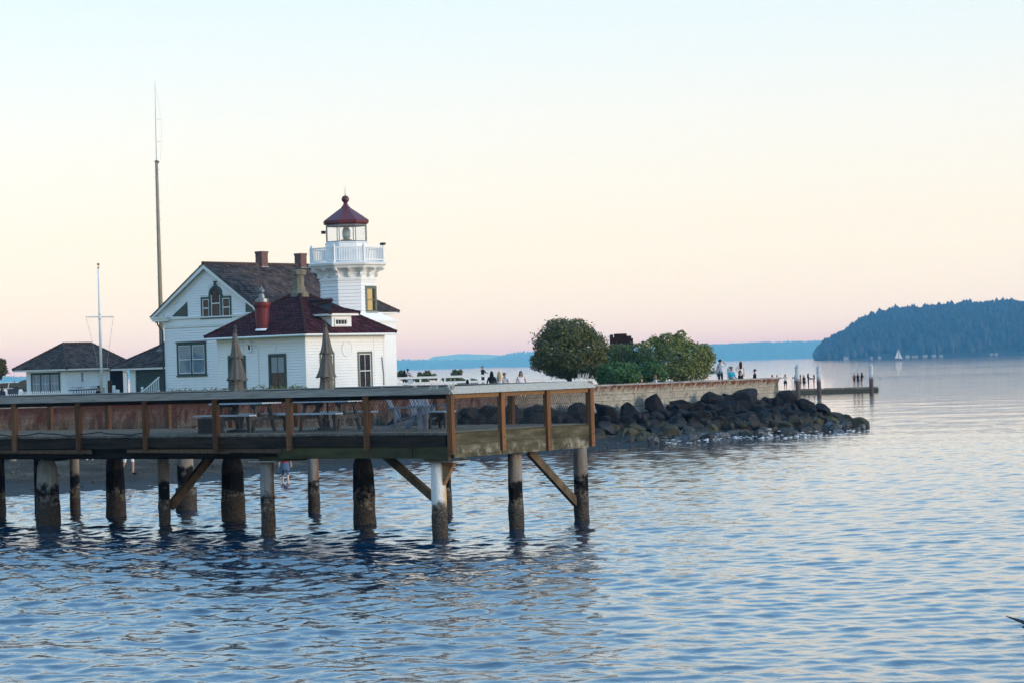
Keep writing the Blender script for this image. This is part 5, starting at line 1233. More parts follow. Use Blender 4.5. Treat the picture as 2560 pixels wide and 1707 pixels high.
# ---------------------------------------------------------------- poles, fences, small things around the buildings
Y = 174.0; pb = V(xAt(404, Y, 6.5), Y, GZ); r_ = thing('radio_mast', 'tall weathered wooden mast carrying a thin antenna', 'mast', pb)
zt = atY(G(361), G(371), Y).z-GZ; zt2 = atY(G(364), G(186), Y).z-GZ
b = MB(); b.tube([(0, 0, -.2), (0, 0, zt*.5), (0, 0, zt)], [.185, .15, .105], 14); b.build('pole', 'pole_wood', r_, True)
for i in range(22):
    z = 4+i*(zt-4)/22; s = 1 if i % 2 else -1; b = MB(); b.cyl((s*.10, -.02, z), (s*.24, -.02, z+.01), .011, n=5); b.build('climbing_step', 'gutter_dark', r_)
b = MB(); b.box(-.12, .12, -.12, .12, zt-.08, zt+.06); b.cyl((.15, 0, zt-.15), (.15, 0, zt+.02), .05, n=8); b.build('mast_cap', 'metal_grey', r_)
b = MB(); b.tube([(0, 0, zt), (.02, 0, (zt+zt2)/2), (.05, 0, zt2)], [.032, .026, .012], 6); ah = b.build('antenna', 'galv', r_)
for fz, L in ((.52, .42), (.24, .38)):
    z = zt+(zt2-zt)*fz; b = MB(); b.cyl((.01, 0, z), (L, 0, z+.02*(1 if fz < .4 else -1)), .011, n=5); b.build('spreader', 'galv', ah)
b = MB(); b.tube([(.05, 0, zt+(zt2-zt)*.93), (.42, 0, zt+(zt2-zt)*.55), (.44, 0, zt+(zt2-zt)*.4), (.39, 0, zt+(zt2-zt)*.24), (.28, 0, zt+(zt2-zt)*.01)], .007, 5); b.build('antenna_wire', 'galv', ah)
b = MB(); b.box(.1, .3, -.12, .1, 5.0-GZ+1.2, 5.3-GZ+1.2); b.build('junction_box', 'black_metal', r_)

Y = 148.0; pb = V(xAt(G(233), Y, 4.0), Y, GZ); r_ = thing('flagpole', 'white flagpole with a yardarm and ball finial', 'flagpole', pb)
zt = atY(G(227), G(612), Y).z-GZ; zy = atY(G(231), G(728), Y).z-GZ
b = MB(); b.tube([(0, 0, -.1), (0, 0, zy), (0, 0, zt-.12)], [.095, .075, .05], 12); b.build('pole', 'pole_paint', r_, True)
b = MB(); b.cyl((0, 0, zt-.12), (0, 0, zt-.05), .07, n=10); b.cyl((0, 0, zt-.05), (0, 0, zt+.06), .015, n=6); b.sphere((0, 0, zt+.12), .085, n=12); b.build('finial', 'brass', r_, True)
b = MB(); b.cyl((-.86, 0, zy+.02), (.86, 0, zy-.02), .04, n=8); yd_ = b.build('yardarm', 'pole_paint', r_)
for s, x1, z1 in ((-1, -.05, .7), (1, .25, .3)):
    b = MB(); b.tube([(s*.84, 0, zy-.04), (s*.84*.3+x1*.7, -.05, (zy+z1)/2), (x1, -.05, z1)], .010, 5); b.build('halyard', 'rope', r_)
b = MB(); b.cyl((0, 0, zy-.18), (0, 0, zy-.1), .085, n=10); b.cyl((0, 0, zy+.12), (0, 0, zy+.18), .08, n=10); b.build('collar', 'galv', r_)

def white_fence(label, pts, top, low, pw=.13, rw=.17, group=None):
    """two-rail fence through pts (x, y); top and low are rail heights"""
    r_ = thing('rail_fence', label, 'fence', (pts[0][0], pts[0][1], GZ)); o = V(pts[0][0], pts[0][1], 0)
    for x, y in pts:
        b = MB(); b.box(x-o.x-pw/2, x-o.x+pw/2, y-o.y-pw/2, y-o.y+pw/2, -.1, top+.10); b.build('post', 'white_trim', r_)
    for (x0, y0), (x1, y1) in zip(pts, pts[1:]):
        for z in (top, low):
            b = MB(); b.bar((x0-o.x, y0-o.y-pw/2-.02, z), (x1-o.x, y1-o.y-pw/2-.02, z), .04, rw); b.build('rail', 'white_trim', r_)
    return r_
Y = 190.0; tz_ = atY(1170, 939.5, Y).z-GZ; lz_ = atY(1170, 953.5, Y).z-GZ
white_fence('long white two-rail fence across the lawn behind the people', [(xAt(u, Y, 3.2), Y) for u in (988, 1051, 1112, 1174, 1236, 1296, 1357, 1418, 1480)], tz_, lz_)
Y = 141.0; white_fence('short white rail fence end beside the man in white', [(xAt(u, Y, 3.2), Y+dy) for u, dy in ((1797, 0), (1720, 1.0), (1645, 2.0))], atY(1780, 931, Y).z-GZ, .45, .2, .18)
r_ = thing('ramp_railing', 'small white railing of a ramp at the foot of the lighthouse', 'railing', V(xAt(985, 176, GZ), 176.0, GZ))
b = MB(); b.bar((-.6, 0, .95), (.55, 0, .35), .06, .12); b.build('rail', 'white_trim', r_)
for x in (-.55, .0, .5):
    b = MB(); b.box(x-.06, x+.06, -.06, .06, -.1, .66-.45*x); b.build('post', 'white_trim', r_)
p = atY(1026, 953, 186.0); r_ = thing('notice_board', 'small tilted pale blue notice board by the fence', 'sign', (p.x, 186.0, GZ))
b = MB(); b.obox((0, 0, p.z-GZ), V(.20, 0, .02), V(0, .02, .01), V(.03, -.03, .14)); b.build('panel', 'paper_sign', r_); b = MB(); b.box(-.03, .03, .03, .08, -.05, p.z-GZ); b.build('post', 'white_trim', r_)

Y = 150.0
def picket_fence(label, us, vtop):
    x0 = xAt(us[0], Y, 3.0); r_ = thing('picket_fence', label, 'fence', (x0, Y, GZ), group='picket fences on the left')
    u = us[0]
    while u < us[1]:
        x = xAt(u, Y, 3.0)-x0; z = atY(u, vtop-.03*(u-us[0]), Y).z-GZ; b = MB(); b.prism([(x-.035, 0, -.05), (x+.035, 0, -.05), (x+.035, 0, z-.06), (x, 0, z), (x-.035, 0, z-.06)], (0, .025, 0)); b.build('picket', 'white_trim', r_); u += 4.9
    x1 = xAt(us[1], Y, 3.0)-x0
    for zz in (.25, z-.22): b = MB(); b.box(-.05, x1, .026, .06, zz-.05, zz+.05); b.build('rail', 'white_trim', r_)
picket_fence('white picket gate between two round-topped posts', (21, 47), 983.5); picket_fence('long white picket fence below the triple window', (60, 176), 977.5)
for u, L in ((13.5, 'white round-topped gate post nearest the left edge'), (52, 'white round-topped gate post left of the outbuilding')):
    zt = atY(u, 972, Y).z-GZ; b = MB(); b.box(-.115, .115, -.115, .115, -.1, zt-.18); r_ = b.build('gate_post', 'white_trim', None, False, (xAt(u, Y-.05, 3), Y-.05, GZ)); tag(r_, L, 'post', 'gate posts')
    b = MB(); b.box(-.14, .14, -.14, .14, zt-.18, zt-.15); b.lathe([(.13, zt-.15), (.14, zt-.09), (.11, zt-.03), (.03, zt)], 12); b.build('post_cap', 'white_trim', r_)
p0 = V(xAt(180, Y, 3), Y, GZ); r_ = thing('iron_railing', 'black ornamental iron railing with scrolls beside the flagpole', 'railing', p0); zt = atY(210, 974.5, Y).z-GZ; L = xAt(262, Y, 3)-p0.x
b = MB(); b.bar((-.2, 0, zt), (L, 0, zt+.06), .05, .07); b.bar((0, 0, .15), (L, 0, .15), .04, .05); b.build('rail', 'black_metal', r_)
for i in range(13):
    b = MB(); x = .12+i*L/13; b.box(x-.018, x+.018, -.018, .018, .0, zt); b.build('bar', 'black_metal', r_)
for x in (.1, .38, .52, .66, 1.25, 1.4, 1.55):
    b = MB(); R_ = .11; b.tube([(x+R_*math.cos(k*.7), 0, zt+.11+R_*math.sin(k*.7)) for k in range(9)], .012, 5); b.build('scroll', 'black_metal', r_)
for u0, u1, v, m_, L, c in ((270.5, 281, 950, 'post_side', 'weathered brown wooden post between flagpole and garage', 'post'), (281.5, 289, 962, 'white_trim', 'tall square white bollard beside the brown post', 'bollard'), (290, 299, 973, 'white_trim', 'short square white bollard beside the tall one', 'bollard')):
    zt = atY(u0, v, Y).z-GZ; w_ = (u1-u0)*Y/F_PX/2; b = MB(); b.box(-w_, w_, -w_, w_, -.1, zt-.04); b.box(-w_*.86, w_*.86, -w_*.86, w_*.86, zt-.04, zt); tag(b.build('post' if c == 'post' else 'bollard', m_, None, False, (xAt((u0+u1)/2, Y+.3, 3), Y+.3, GZ)), L, c)

p = atY(G(1427), G(790), 143.0); r_ = thing('stepped_structure', 'dark brown stepped wooden structure rising behind the bushes', 'structure', (p.x, 143.0, GZ)); k = 143/F_PX/5.345*1.0*1.0
def szz(y): return atY(1280+1100/4.127, 760+y/4.127, 143.0).z-GZ
for x0, x1, y in ((1008, 1040, 316), (1040, 1052, 345), (1052, 1180, 308), (1180, 1226, 332), (1226, 1243, 358)):
    xa, xb = (xAt(1280+q/4.127, 143.0, 6)-p.x for q in (x0, x1)); b = MB(); b.box(xa, xb-.01, -.5, .5, -.1, szz(y)); b.build('block', 'sculpture', r_)

def car(label, u, Y, paint, L=4.6, H=1.72):
    r_ = thing('parked_car', label, 'car', (xAt(u, Y, 3), Y, GZ+.02), 0, 'cars parked behind the outbuilding'); w_ = .92
    body = [(-L/2, .35), (-L/2+.05, .78), (-L/2+.25, .98), (-L*.24, 1.08), (L/2-.15, 1.10), (L/2, .95), (L/2, .35), (L*.42, .25), (-L*.42, .25)]
    b = MB(); b.prism([(x, -w_, z) for x, z in body], (0, 2*w_, 0)); b.build('body', paint, r_)
    cab = [(-L*.235, 1.085), (-L*.10, H-.06), (-L*.02, H), (L*.40, H), (L*.47, 1.105)]
    b = MB(); b.prism([(x, -w_*.86, z) for x, z in cab], (0, w_*1.72, 0)); cb = b.build('cabin', 'car_glass', r_)
    b = MB(); b.prism([(-L*.08, -w_*.87, H-.02), (L*.41, -w_*.87, H-.02), (L*.40, -w_*.80, H+.04), (-L*.02, -w_*.80, H+.04)], (0, w_*1.7, 0)); b.build('roof', paint, r_)
    for x in (-L*.205, L*.10, L*.33):
        b = MB(); b.bar((x-.06, -w_*.875, 1.1), (x+.05, -w_*.865, H-.03), .05, .07); b.build('pillar', paint, cb)
    for sx in (-1, 1):
        for sy in (-1, 1):
            b = MB(); b.cyl((sx*L*.31, sy*w_*.80, .34), (sx*L*.31, sy*(w_+.01), .34), .34, n=18); wh = b.build('wheel', 'rubber', r_); b = MB(); b.cyl((sx*L*.31, sy*(w_+.011), .34), (sx*L*.31, sy*(w_+.02), .34), .20, n=12); b.build('rim', 'galv', wh)
        b = MB(); b.box(sx*L/2-.03, sx*L/2+.02, -.8, -.5, .70, .86); b.build('lamp', 'galv', r_)
    b = MB(); b.box(-L*.20, -L*.16, -w_-.18, -w_, 1.06, 1.2); b.build('mirror', paint, r_)
car('dark blue sport utility car parked behind the picket gate', 70, 196.0, 'car_blue'); car('dark car with a pale roof edge at the far left', 14, 202.0, 'car_white', 4.4, 1.55)

# ---------------------------------------------------------------- floating dock and mooring piles
def dz(u, v, z=.5): return atZ(u, v, z)
dl, dr = dz(1930, 975), dz(2196, 967); r_ = thing('floating_dock', 'low timber floating dock with people on it', 'dock', (dl.x, dl.y, 0)); d_ = dr-dl; al = V(d_.x, d_.y, 0).normalized(); LL = V(d_.x, d_.y, 0).length; an = math.atan2(al.y, al.x); r_.rotation_euler = (0, 0, an)
b = MB(); b.box(0, LL, -.05, 2.4, -.25, .38); b.build('float', 'dock_side', r_)
n = 30
for i in range(n):
    b = MB(); b.box(LL*i/n+.015, LL*(i+1)/n-.015, -.1, 2.45, .382, .44); b.build('plank', 'dock_wood', r_)
for a_, c_ in ((.26, .47), (.48, .66), (.67, .80), (.81, .99)):
    b = MB(); b.box(LL*a_, LL*c_, -.14, .04, .445, .58); b.build('bull_rail', 'dock_wood', r_)
b = MB(); b.box(-.02, LL*.98, -.16, -.101, .02, .30); b.build('waler', 'dock_side', r_)
def mooring(label, u, vt, w_, Y):
    zt = atY(u, vt, Y).z; k = w_*Y/F_PX/2; r_ = thing('mooring_pile', label, 'piling', (xAt(u, Y, 1.5), Y, 0), 0, 'mooring piles')
    b = MB(); b.cyl((0, 0, -2), (0, 0, zt-.42), k*1.05, k, 16); b.build('shaft', 'mooring', r_, True); b = MB(); b.lathe([(k*1.12, zt-.46), (k*1.14, zt-.36), (.03, zt)], 16, (0, 0, 0)); b.build('cone_cap', 'galv', r_)
    b = MB(); b.lathe([(k*1.03, zt-.80), (k*1.06, zt-.78), (k*1.06, zt-.68), (k*1.03, zt-.66)], 16); b.build('band', 'mooring', r_)
mooring('pale cone-capped mooring pile nearest the wall end', 1994, 909, 11.5, 244.0); mooring('pale cone-capped mooring pile in the middle of the dock', 2047, 911, 10.5, 246.0); mooring('pale cone-capped mooring pile at the dock\'s far right end', 2178, 907, 10.5, 250.0); mooring('mooring pile cap showing behind the man in blue', 1824.5, 914, 11.5, 238.0)

# ---------------------------------------------------------------- sailboat, bird, driftwood
Y = 1500.0; p = atZ(G(2065), G(816), 0); p = V((G(2064)-1280)/F_PX*Y, Y, 0); k = Y/F_PX; r_ = thing('sailboat', 'small white-sailed boat off the wooded headland', 'sailboat', (xAt(G(2064.5), Y, 0), Y, 0))
H_ = 30*k; b = MB(); b.prism([(-1.6, -.9, .9), (2.6, 0, 1.0), (-1.6, .9, .9)][::1], (0, 0, -.01)); b.add([(-1.8, -.9, .9), (1.4, -1.0, .9), (3.4, 0, 1.1), (1.4, 1.0, .9), (-1.8, .9, .9), (-1.5, -.5, -.2), (1.2, -.6, -.2), (2.7, 0, -.2), (1.2, .6, -.2), (-1.5, .5, -.2)], [(0,1,6,5), (1,2,7,6), (2,3,8,7), (3,4,9,8), (4,0,5,9), (0,4,3,2,1)]); b.build('hull', 'hull', r_)
b = MB(); b.cyl((.0, 0, .8), (.0, 0, H_), .07, n=6); b.build('mast', 'gutter_dark', r_)
b = MB(); b.prism([(-.15, 0, 1.6), (-.12, 0, H_-.2), (-1.2, .25, H_*.62), (-2.1, .45, H_*.3), (-2.4, .4, 1.6)], (0, .02, 0)); b.build('mainsail', 'sail', r_)
b = MB(); b.prism([(.18, 0, H_-.4), (.22, 0, 1.4), (2.5, -.2, 1.35), (1.5, -.35, H_*.42)], (0, .02, 0)); b.build('jib', 'sail', r_)
b = MB(); b.cyl((.0, 0, 1.5), (-2.0, .4, 1.55), .05, n=6); b.build('boom', 'gutter_dark', r_)

p = atY(2556, 1567, 34.0); r_ = thing('seabird', 'dark seabird skimming the water at the right edge', 'bird', p, rad(20))
b = MB(); b.tube([(-.02, -.02, .0), (.06, 0, .01), (.16, .0, .0), (.26, 0, -.01), (.33, 0, -.005), (.38, 0, -.01)], [.006, .03, .042, .03, .018, .004], 8); bd = b.build('body', 'bird_feather', r_, True)
for s in (-1, 1):
    b = MB(); b.add([(.10, s*.02, .02), (.22, s*.02, .02), (.16, s*.22, .07), (.06, s*.20, .06), (-.02, s*.36, .13), (-.06, s*.37, .14)], [(0,1,2,3), (3,2,4,5)]); b.add([(.10, s*.02, .012), (.22, s*.02, .012), (.16, s*.22, .062), (.06, s*.20, .052), (-.02, s*.36, .125), (-.06, s*.37, .135)], [(3,2,1,0), (5,4,2,3)]); b.build('wing', 'bird_feather', r_)

def drift(label, a, c, r0, r1, mat, name='driftwood_log', seed=0):
    a, c = Vector(a), Vector(c); rg = random.Random(seed); n = 6; o = a.copy(); pts = [a.lerp(c, i/n)-o+V(0, 0, .06*math.sin(i*1.3+seed))*(c-a).length*.2 for i in range(n+1)]
    b = MB(); b.tube(pts, [(r0+(r1-r0)*i/n)*rg.uniform(.88, 1.12) for i in range(n+1)], 9); tag(b.build(name, mat, None, True, o), label, 'driftwood', 'driftwood on the beach')
def bp(u, v, Y, dz_=.12):
    p = atY(G(u), G(v), Y); return V(p.x, Y, max(beach_z(p.x, Y), -.1)+dz_)
drift('pale slanting driftwood log on the beach between the left pilings', bp(66, 1050, 100, .6), bp(88, 1065, 97.5, .1), .14, .10, 'driftwood', seed=1)
drift('short forked driftwood snag at the far left', bp(4, 1060, 99, .7), bp(32, 1082, 96, .0), .2, .12, 'driftwood', seed=2)
drift('driftwood root leaning beside the forked snag', bp(40, 1055, 99, .75), bp(44, 1078, 97, .0), .16, .2, 'driftwood', seed=3)
drift('thin driftwood pole lying right of the running person', bp(348, 1060, 98, .2), bp(372, 1078, 96.5, .05), .07, .05, 'driftwood', seed=4)
for i, (u, w_) in enumerate(((55, 60), (150, 50), (240, 46), (320, 50), (395, 60), (470, 50), (590, 50), (700, 60))):
    p = bp(u, 1050, 101.5+(i % 3), .22); q = p+V(w_*.018*1.9, .6*math.sin(i), .05); drift(['dark beach log behind the snags', 'dark beach log behind the wrapped piling', 'dark beach log behind the seated person\'s shoes', 'dark beach log behind the running person', 'dark beach log left of the jeans wearer', 'dark beach log right of the jeans wearer', 'dark beach log left of the wading woman', 'dark beach log right of the wading woman'][i], p, q, .30, .24, 'log_dark', 'beach_log', seed=10+i)
BRK = []
for i in range(12):
    rg2 = random.Random(300+i); x = rg2.uniform(-22, -4); y = wall_y(x)-rg2.uniform(.8, 5.5); o = bpy.data.objects.new('beach_rock', BM[i % 8]); COL.objects.link(o); s = rg2.uniform(.18, .5); o.location = (x, y, beach_z(x, y)+s*.2); o.scale = (s*1.2, s, s*.75); o.rotation_euler = (0, 0, rg2.uniform(0, 6)); tag(o, 'small dark rock on the upper beach under the pier', 'rock', 'rocks on the beach'); BRK.append(o)

ORD = ['first', 'second', 'third', 'fourth', 'fifth', 'sixth', 'seventh', 'eighth', 'ninth', 'tenth', 'eleventh', 'twelfth', 'thirteenth', 'fourteenth', 'fifteenth']
BRK.sort(key=lambda o: proj_u(o.location))
for i, o in enumerate(BRK): o['label'] = 'small dark rock on the upper beach under the pier, %s from left' % ORD[i]
ZN = [(1200, 'behind the pier\'s corner post'), (1300, 'under the people seated on the wall'), (1380, 'seen through the pier\'s middle end panel'), (1470, 'seen through the pier\'s last end panel'), (1540, 'just right of the pier end'), (1600, 'below the low bushes'), (1660, 'below the seated pair'), (1720, 'below the spreading shrub'), (1790, 'left of the man in white'), (1850, 'below the man in turquoise'), (1900, 'below the man in profile'), (1950, 'below the wall end'), (2010, 'below the nearest mooring pile'), (2060, 'below the middle mooring pile'), (2110, 'near the rocky tip'), (9999, 'at the very tip of the rocks')]
grp = {}
for u_, o in BOULD:
    z = o.location.z; r_ = 'low' if z < .35 else 'middle' if z < 1.0 else 'top'; k_ = next(i for i, q in enumerate(ZN) if u_ < q[0]); grp.setdefault((k_, r_), []).append((u_, o))
for (k_, r_), L in grp.items():
    L.sort(key=lambda q: q[0])
    for i, (u_, o) in enumerate(L):
        kind_ = {'low': 'weedy waterline boulder', 'middle': 'dark mid-heap boulder', 'top': 'dark topmost boulder'}[r_]
        o['label'] = '%s %s, %s from left' % (kind_, ZN[k_][1], ORD[i]) if len(L) > 1 else '%s %s' % (kind_, ZN[k_][1])
# ---------------------------------------------------------------- people
for nme, c in (('skin', (.46, .27, .19)), ('skin_pale', (.58, .38, .30)), ('black_cloth', (.012, .012, .014)), ('navy_cloth', (.016, .02, .04)), ('white_cloth', (.72, .73, .76)), ('red_cloth', (.36, .022, .03)), ('jeans', (.075, .125, .21)), ('dark_jeans', (.03, .045, .08)),
               ('blue_cloth', (.03, .13, .42)), ('cyan_cloth', (.03, .36, .52)), ('grey_cloth', (.16, .16, .17)), ('brown_cloth', (.10, .06, .04)), ('pink_cloth', (.55, .42, .40)), ('hair_black', (.010, .009, .009)), ('hair_brown', (.05, .026, .016)), ('hair_blond', (.40, .29, .15)), ('hair_red', (.055, .016, .012)), ('shoe_white', (.7, .7, .7)), ('cream_cloth', (.55, .53, .44)), ('hair_tan', (.19, .115, .06))):
    plain(nme, c, tuple(q*.8 for q in c), 9, .85)
t = NT('stripe_cloth'); zz = t.sep(t.tc.outputs['Object'])[2]; t.set(t.mix(t.ramp(t.math('FRACT', t.math('MULTIPLY', zz, 6.5)), [(.48, 0.0), (.52, 1.0)]), (.55, .55, .55), (.02, .02, .025)), .9, 0, .08)

POSE = {
 'stand': {},
 'walk': dict(knee_l=(.10, -.16, .50), ankle_l=(.10, -.14, .10), knee_r=(-.10, .06, .50), ankle_r=(-.10, .26, .14), elbow_l=(.24, .10, 1.14), wrist_l=(.25, .02, .93), elbow_r=(-.24, -.06, 1.14), wrist_r=(-.25, -.16, .95)),
 'photo': dict(elbow_l=(.30, -.12, 1.28), wrist_l=(.10, -.24, 1.50), elbow_r=(-.30, -.12, 1.28), wrist_r=(-.10, -.24, 1.50)),
 'one_up': dict(elbow_r=(-.34, -.14, 1.30), wrist_r=(-.14, -.26, 1.50)),
 'point': dict(elbow_l=(.20, -.16, 1.20), wrist_l=(.12, -.36, 1.16), elbow_r=(-.20, -.16, 1.20), wrist_r=(-.12, -.36, 1.20)),
 'hip': dict(elbow_l=(.36, .10, 1.20), wrist_l=(.18, -.02, 1.04)),
 'sit': dict(dz=-.45, knee_l=(.10, -.44, .50), ankle_l=(.10, -.46, .06), knee_r=(-.10, -.44, .50), ankle_r=(-.10, -.46, .06), elbow_l=(.24, -.02, 1.14), wrist_l=(.14, -.26, 1.05), elbow_r=(-.24, -.02, 1.14), wrist_r=(-.14, -.26, 1.05)),
 'ground': dict(dz=-.80, knee_l=(.16, -.42, .42), ankle_l=(.12, -.66, .06), knee_r=(-.14, -.40, .46), ankle_r=(-.10, -.60, .06), elbow_l=(.26, -.06, 1.12), wrist_l=(.18, -.34, 1.16), elbow_r=(-.26, -.06, 1.12), wrist_r=(-.18, -.34, 1.16)),
}
def person(label, base, rz, h, pose, top, bottom, skin='skin', hair='hair_brown', long=False, sleeve=1, leg=2, shoes='black_cloth', hat=None, bend=0.0, group=None, extra=None):
    """sleeve 0 bare arms, 1 short, 2 long; leg 0 bare from the hip, 1 to the knee, 2 long. Faces local -Y."""
    k = h/1.72; ps = POSE[pose]; dz_ = ps.get('dz', 0.0)
    J = dict(pelvis=(0, 0, .95), waist=(0, 0, 1.10), chest=(0, 0, 1.30), neck=(0, 0, 1.46), jaw=(0, -.025, 1.545), skull=(0, .0, 1.635), crown=(0, .005, 1.68),
             hip_l=(.09, 0, .90), knee_l=(.095, -.02, .50), ankle_l=(.095, .02, .09), hip_r=(-.09, 0, .90), knee_r=(-.095, -.02, .50), ankle_r=(-.095, .02, .09),
             sh_l=(.165, 0, 1.395), elbow_l=(.215, .02, 1.13), wrist_l=(.225, -.05, .90), sh_r=(-.165, 0, 1.395), elbow_r=(-.215, .02, 1.13), wrist_r=(-.225, -.05, .90))
    J = {a: Vector(v) for a, v in J.items()}
    for a, v in ps.items():
        if a != 'dz': J[a] = Vector(v)
    if dz_:
        for a in J:
            if not a.startswith(('knee', 'ankle')): J[a].z += dz_
        for s in 'lr': J['hip_'+s].z = J['pelvis'].z-.03
    if bend:
        c = J['pelvis'].copy(); Rm = Matrix.Rotation(bend, 3, 'X')
        for a in J:
            if not a.startswith(('knee', 'ankle', 'hip', 'pelvis')): J[a] = Rm @ (J[a]-c)+c
    for s, sg in (('l', 1), ('r', -1)):
        f_ = V(0, -1, 0); J['toe_'+s] = J['ankle_'+s]+f_*.15+V(sg*.015, 0, -.055)
        d = (J['wrist_'+s]-J['elbow_'+s]).normalized(); J['palm_'+s] = J['wrist_'+s]+d*.075; sd_ = d.cross(V(0, 1, 0)); sd_ = sd_.normalized() if sd_.length > .1 else V(1, 0, 0)
        for i, off in enumerate((-.030, -.010, .010, .030)): J['finger%d_%s' % (i, s)] = J['palm_'+s]+d*(.075+.012*(i in (1, 2)))+sd_*off*1.3+V(0, -.015, 0)
        J['thumb_'+s] = J['wrist_'+s]+d*.07-sd_*.055+V(0, -.02, 0)
    Rr = dict(pelvis=.125, waist=.105, chest=.135, neck=.048, jaw=.062, skull=.082, crown=.06, hip=.085, knee=.055, ankle=.038, toe=.034, sh=.058, elbow=.038, wrist=.026, palm=.03, finger=.0085, thumb=.010)
    E = [('pelvis', 'waist', 'T'), ('waist', 'chest', 'T'), ('chest', 'neck', 'N'), ('neck', 'jaw', 'H'), ('jaw', 'skull', 'H'), ('skull', 'crown', 'H')]
    for s in 'lr':
        E += [('pelvis', 'hip_'+s, 'P'), ('hip_'+s, 'knee_'+s, 'P'), ('knee_'+s, 'ankle_'+s, 'C'), ('ankle_'+s, 'toe_'+s, 'S'), ('chest', 'sh_'+s, 'T'), ('sh_'+s, 'elbow_'+s, 'U'), ('elbow_'+s, 'wrist_'+s, 'A'), ('wrist_'+s, 'palm_'+s, 'D'), ('wrist_'+s, 'thumb_'+s, 'D')] + [('palm_'+s, 'finger%d_%s' % (i, s), 'D') for i in range(4)]
    names = list(J); ix = {n_: i for i, n_ in enumerate(names)}
    me = bpy.data.meshes.new('body_skeleton'); me.from_pydata([J[n_]*k for n_ in names], [(ix[a], ix[b_]) for a, b_, _ in E], []); me.update()
    tmp = bpy.data.objects.new('body_skeleton', me); COL.objects.link(tmp); md = tmp.modifiers.new('s', 'SKIN'); sub = tmp.modifiers.new('d', 'SUBSURF'); sub.levels = 1; sub.render_levels = 1
    rr = {}
    for n_ in names:
        key = ''.join(c for c in n_.split('_')[0] if not c.isdigit()); r = Rr[key]*k; rr[n_] = r
        sv = me.skin_vertices[0].data[ix[n_]]; sv.radius = (r*(1.22 if key in ('pelvis', 'waist', 'chest') else 1), r*(.82 if key in ('pelvis', 'waist', 'chest') else 1)); sv.use_root = n_ == 'pelvis'
    dg = bpy.context.evaluated_depsgraph_get(); ev = tmp.evaluated_get(dg); m2 = bpy.data.meshes.new_from_object(ev); bpy.data.objects.remove(tmp); bpy.data.meshes.remove(me)
    zone = dict(T=1, N=1 if sleeve == 2 else 0, H=0, P=2 if leg else 0, C=2 if leg == 2 else 0, S=3, U=1 if sleeve else 0, A=1 if sleeve == 2 else 0, D=0)
    segs = [(J[a]*k, J[b_]*k, rr[a], rr[b_], z_) for a, b_, z_ in E]
    mi = []
    for f in m2.polygons:
        c = f.center; best = (9, 0)
        for a, b_, r0, r1, z_ in segs:
            d = b_-a; t_ = max(0, min(1, (c-a).dot(d)/d.length_squared)); q = (c-a-d*t_).length-(r0+(r1-r0)*t_)
            if q < best[0]: best = (q, zone[z_] if not (z_ == 'P' and leg == 0 and t_ < .25) else 2)
        mi.append(best[1])
    for m_ in (skin, top, bottom, shoes): m2.materials.append(M[m_])
    m2.polygons.foreach_set('material_index', mi); m2.polygons.foreach_set('use_smooth', [True]*len(mi)); m2.name = 'body'
    root = tag(link('person', m2, None, base), label, 'person', group); root.rotation_euler = (0, 0, rz)
    S = J['skull']*k; b = MB(); vs = []; n, m = 14, 9                          # hair: a cap over the skull, longer at the back
    tilt = Matrix.Rotation(bend, 3, 'X')
    for j in range(m+1):
        th = PI*.62*j/m
        for i in range(n):
            an = 2*PI*i/n; fr = max(0, -math.sin(an)); t2 = th*(1-.42*fr)
            p = V(.092*math.sin(t2)*math.cos(an), .105*math.sin(t2)*math.sin(an)+.008, .105*math.cos(t2)-.005)
            if long and j > 4 and fr < .55: q = (j-4)/(m-4); p = V(p.x*(1+.45*q), p.y*(1-.2*q)+.05*q*max(0, math.sin(an)), p.z-.34*q**1.1); p.x *= 1-.35*max(0, q-.5)
            vs.append(S+tilt @ p*k)
    b.add(vs, [(j*n+i, j*n+(i+1) % n, (j+1)*n+(i+1) % n, (j+1)*n+i) for j in range(m) for i in range(n)]); b.add(vs[:n], [tuple(range(n))]); b.build('hair', hair, root, True)
    b = MB(); fcn = lambda x, y, z: S+tilt @ (V(x, y, z)*k)                      # face: nose, eyes, mouth, ears
    b.sphere(fcn(0, -.092, -.045), .013*k, .018*k, .022*k, 6, 5)
    for sx in (-1, 1): b.sphere(fcn(sx*.086, .0, -.04), .012*k, .02*k, .03*k, 6, 5)
    fo = b.build('face', skin, root, True); b = MB()
    for sx in (-1, 1): b.sphere(fcn(sx*.032, -.079, -.02), .012*k, .008*k, .007*k, 6, 4)
    b.sphere(fcn(0, -.078, -.085), .024*k, .008*k, .006*k, 6, 4); b.build('eyes_and_mouth', 'hair_brown', fo)
    if hat:
        b = MB(); c = fcn(0, .0, .045); b.lathe([(.16*k, -.01), (.165*k, 0), (.10*k, .012), (.095*k, .09), (.05*k, .11)], 14, c); b.build('hat', hat, root)
    if bottom in ('black_cloth', 'dark_jeans', 'jeans', 'white_cloth') and leg == 1 and pose != 'sit':
        P_ = J['pelvis']*k; b = MB(); b.lathe([(.155*k, .08*k), (.175*k, 0), (.20*k, -.22*k if leg == 1 else -.1)], 14, P_, cap=False); b.build('shorts', bottom, root, True)
    return root
def wallp(u, dy=.1):                                     # a seat on the coping at photo column u
    y = 118.0
    for _ in range(6): x = xAt(u, y, 2.9); y = wall_y(x)+dy
    return V(x, y, 2.91-.40)
FACE, AWAY, LEFT, RIGHT = 0.0, PI, -PI/2, PI/2
wl_ = 'people on the seawall'
person('woman with long black hair seated on the wall, back turned', wallp(1230)+V(0, .0, 0), AWAY+.25, 1.70, 'sit', 'black_cloth', 'black_cloth', hair='hair_black', long=True, sleeve=2, group=wl_)
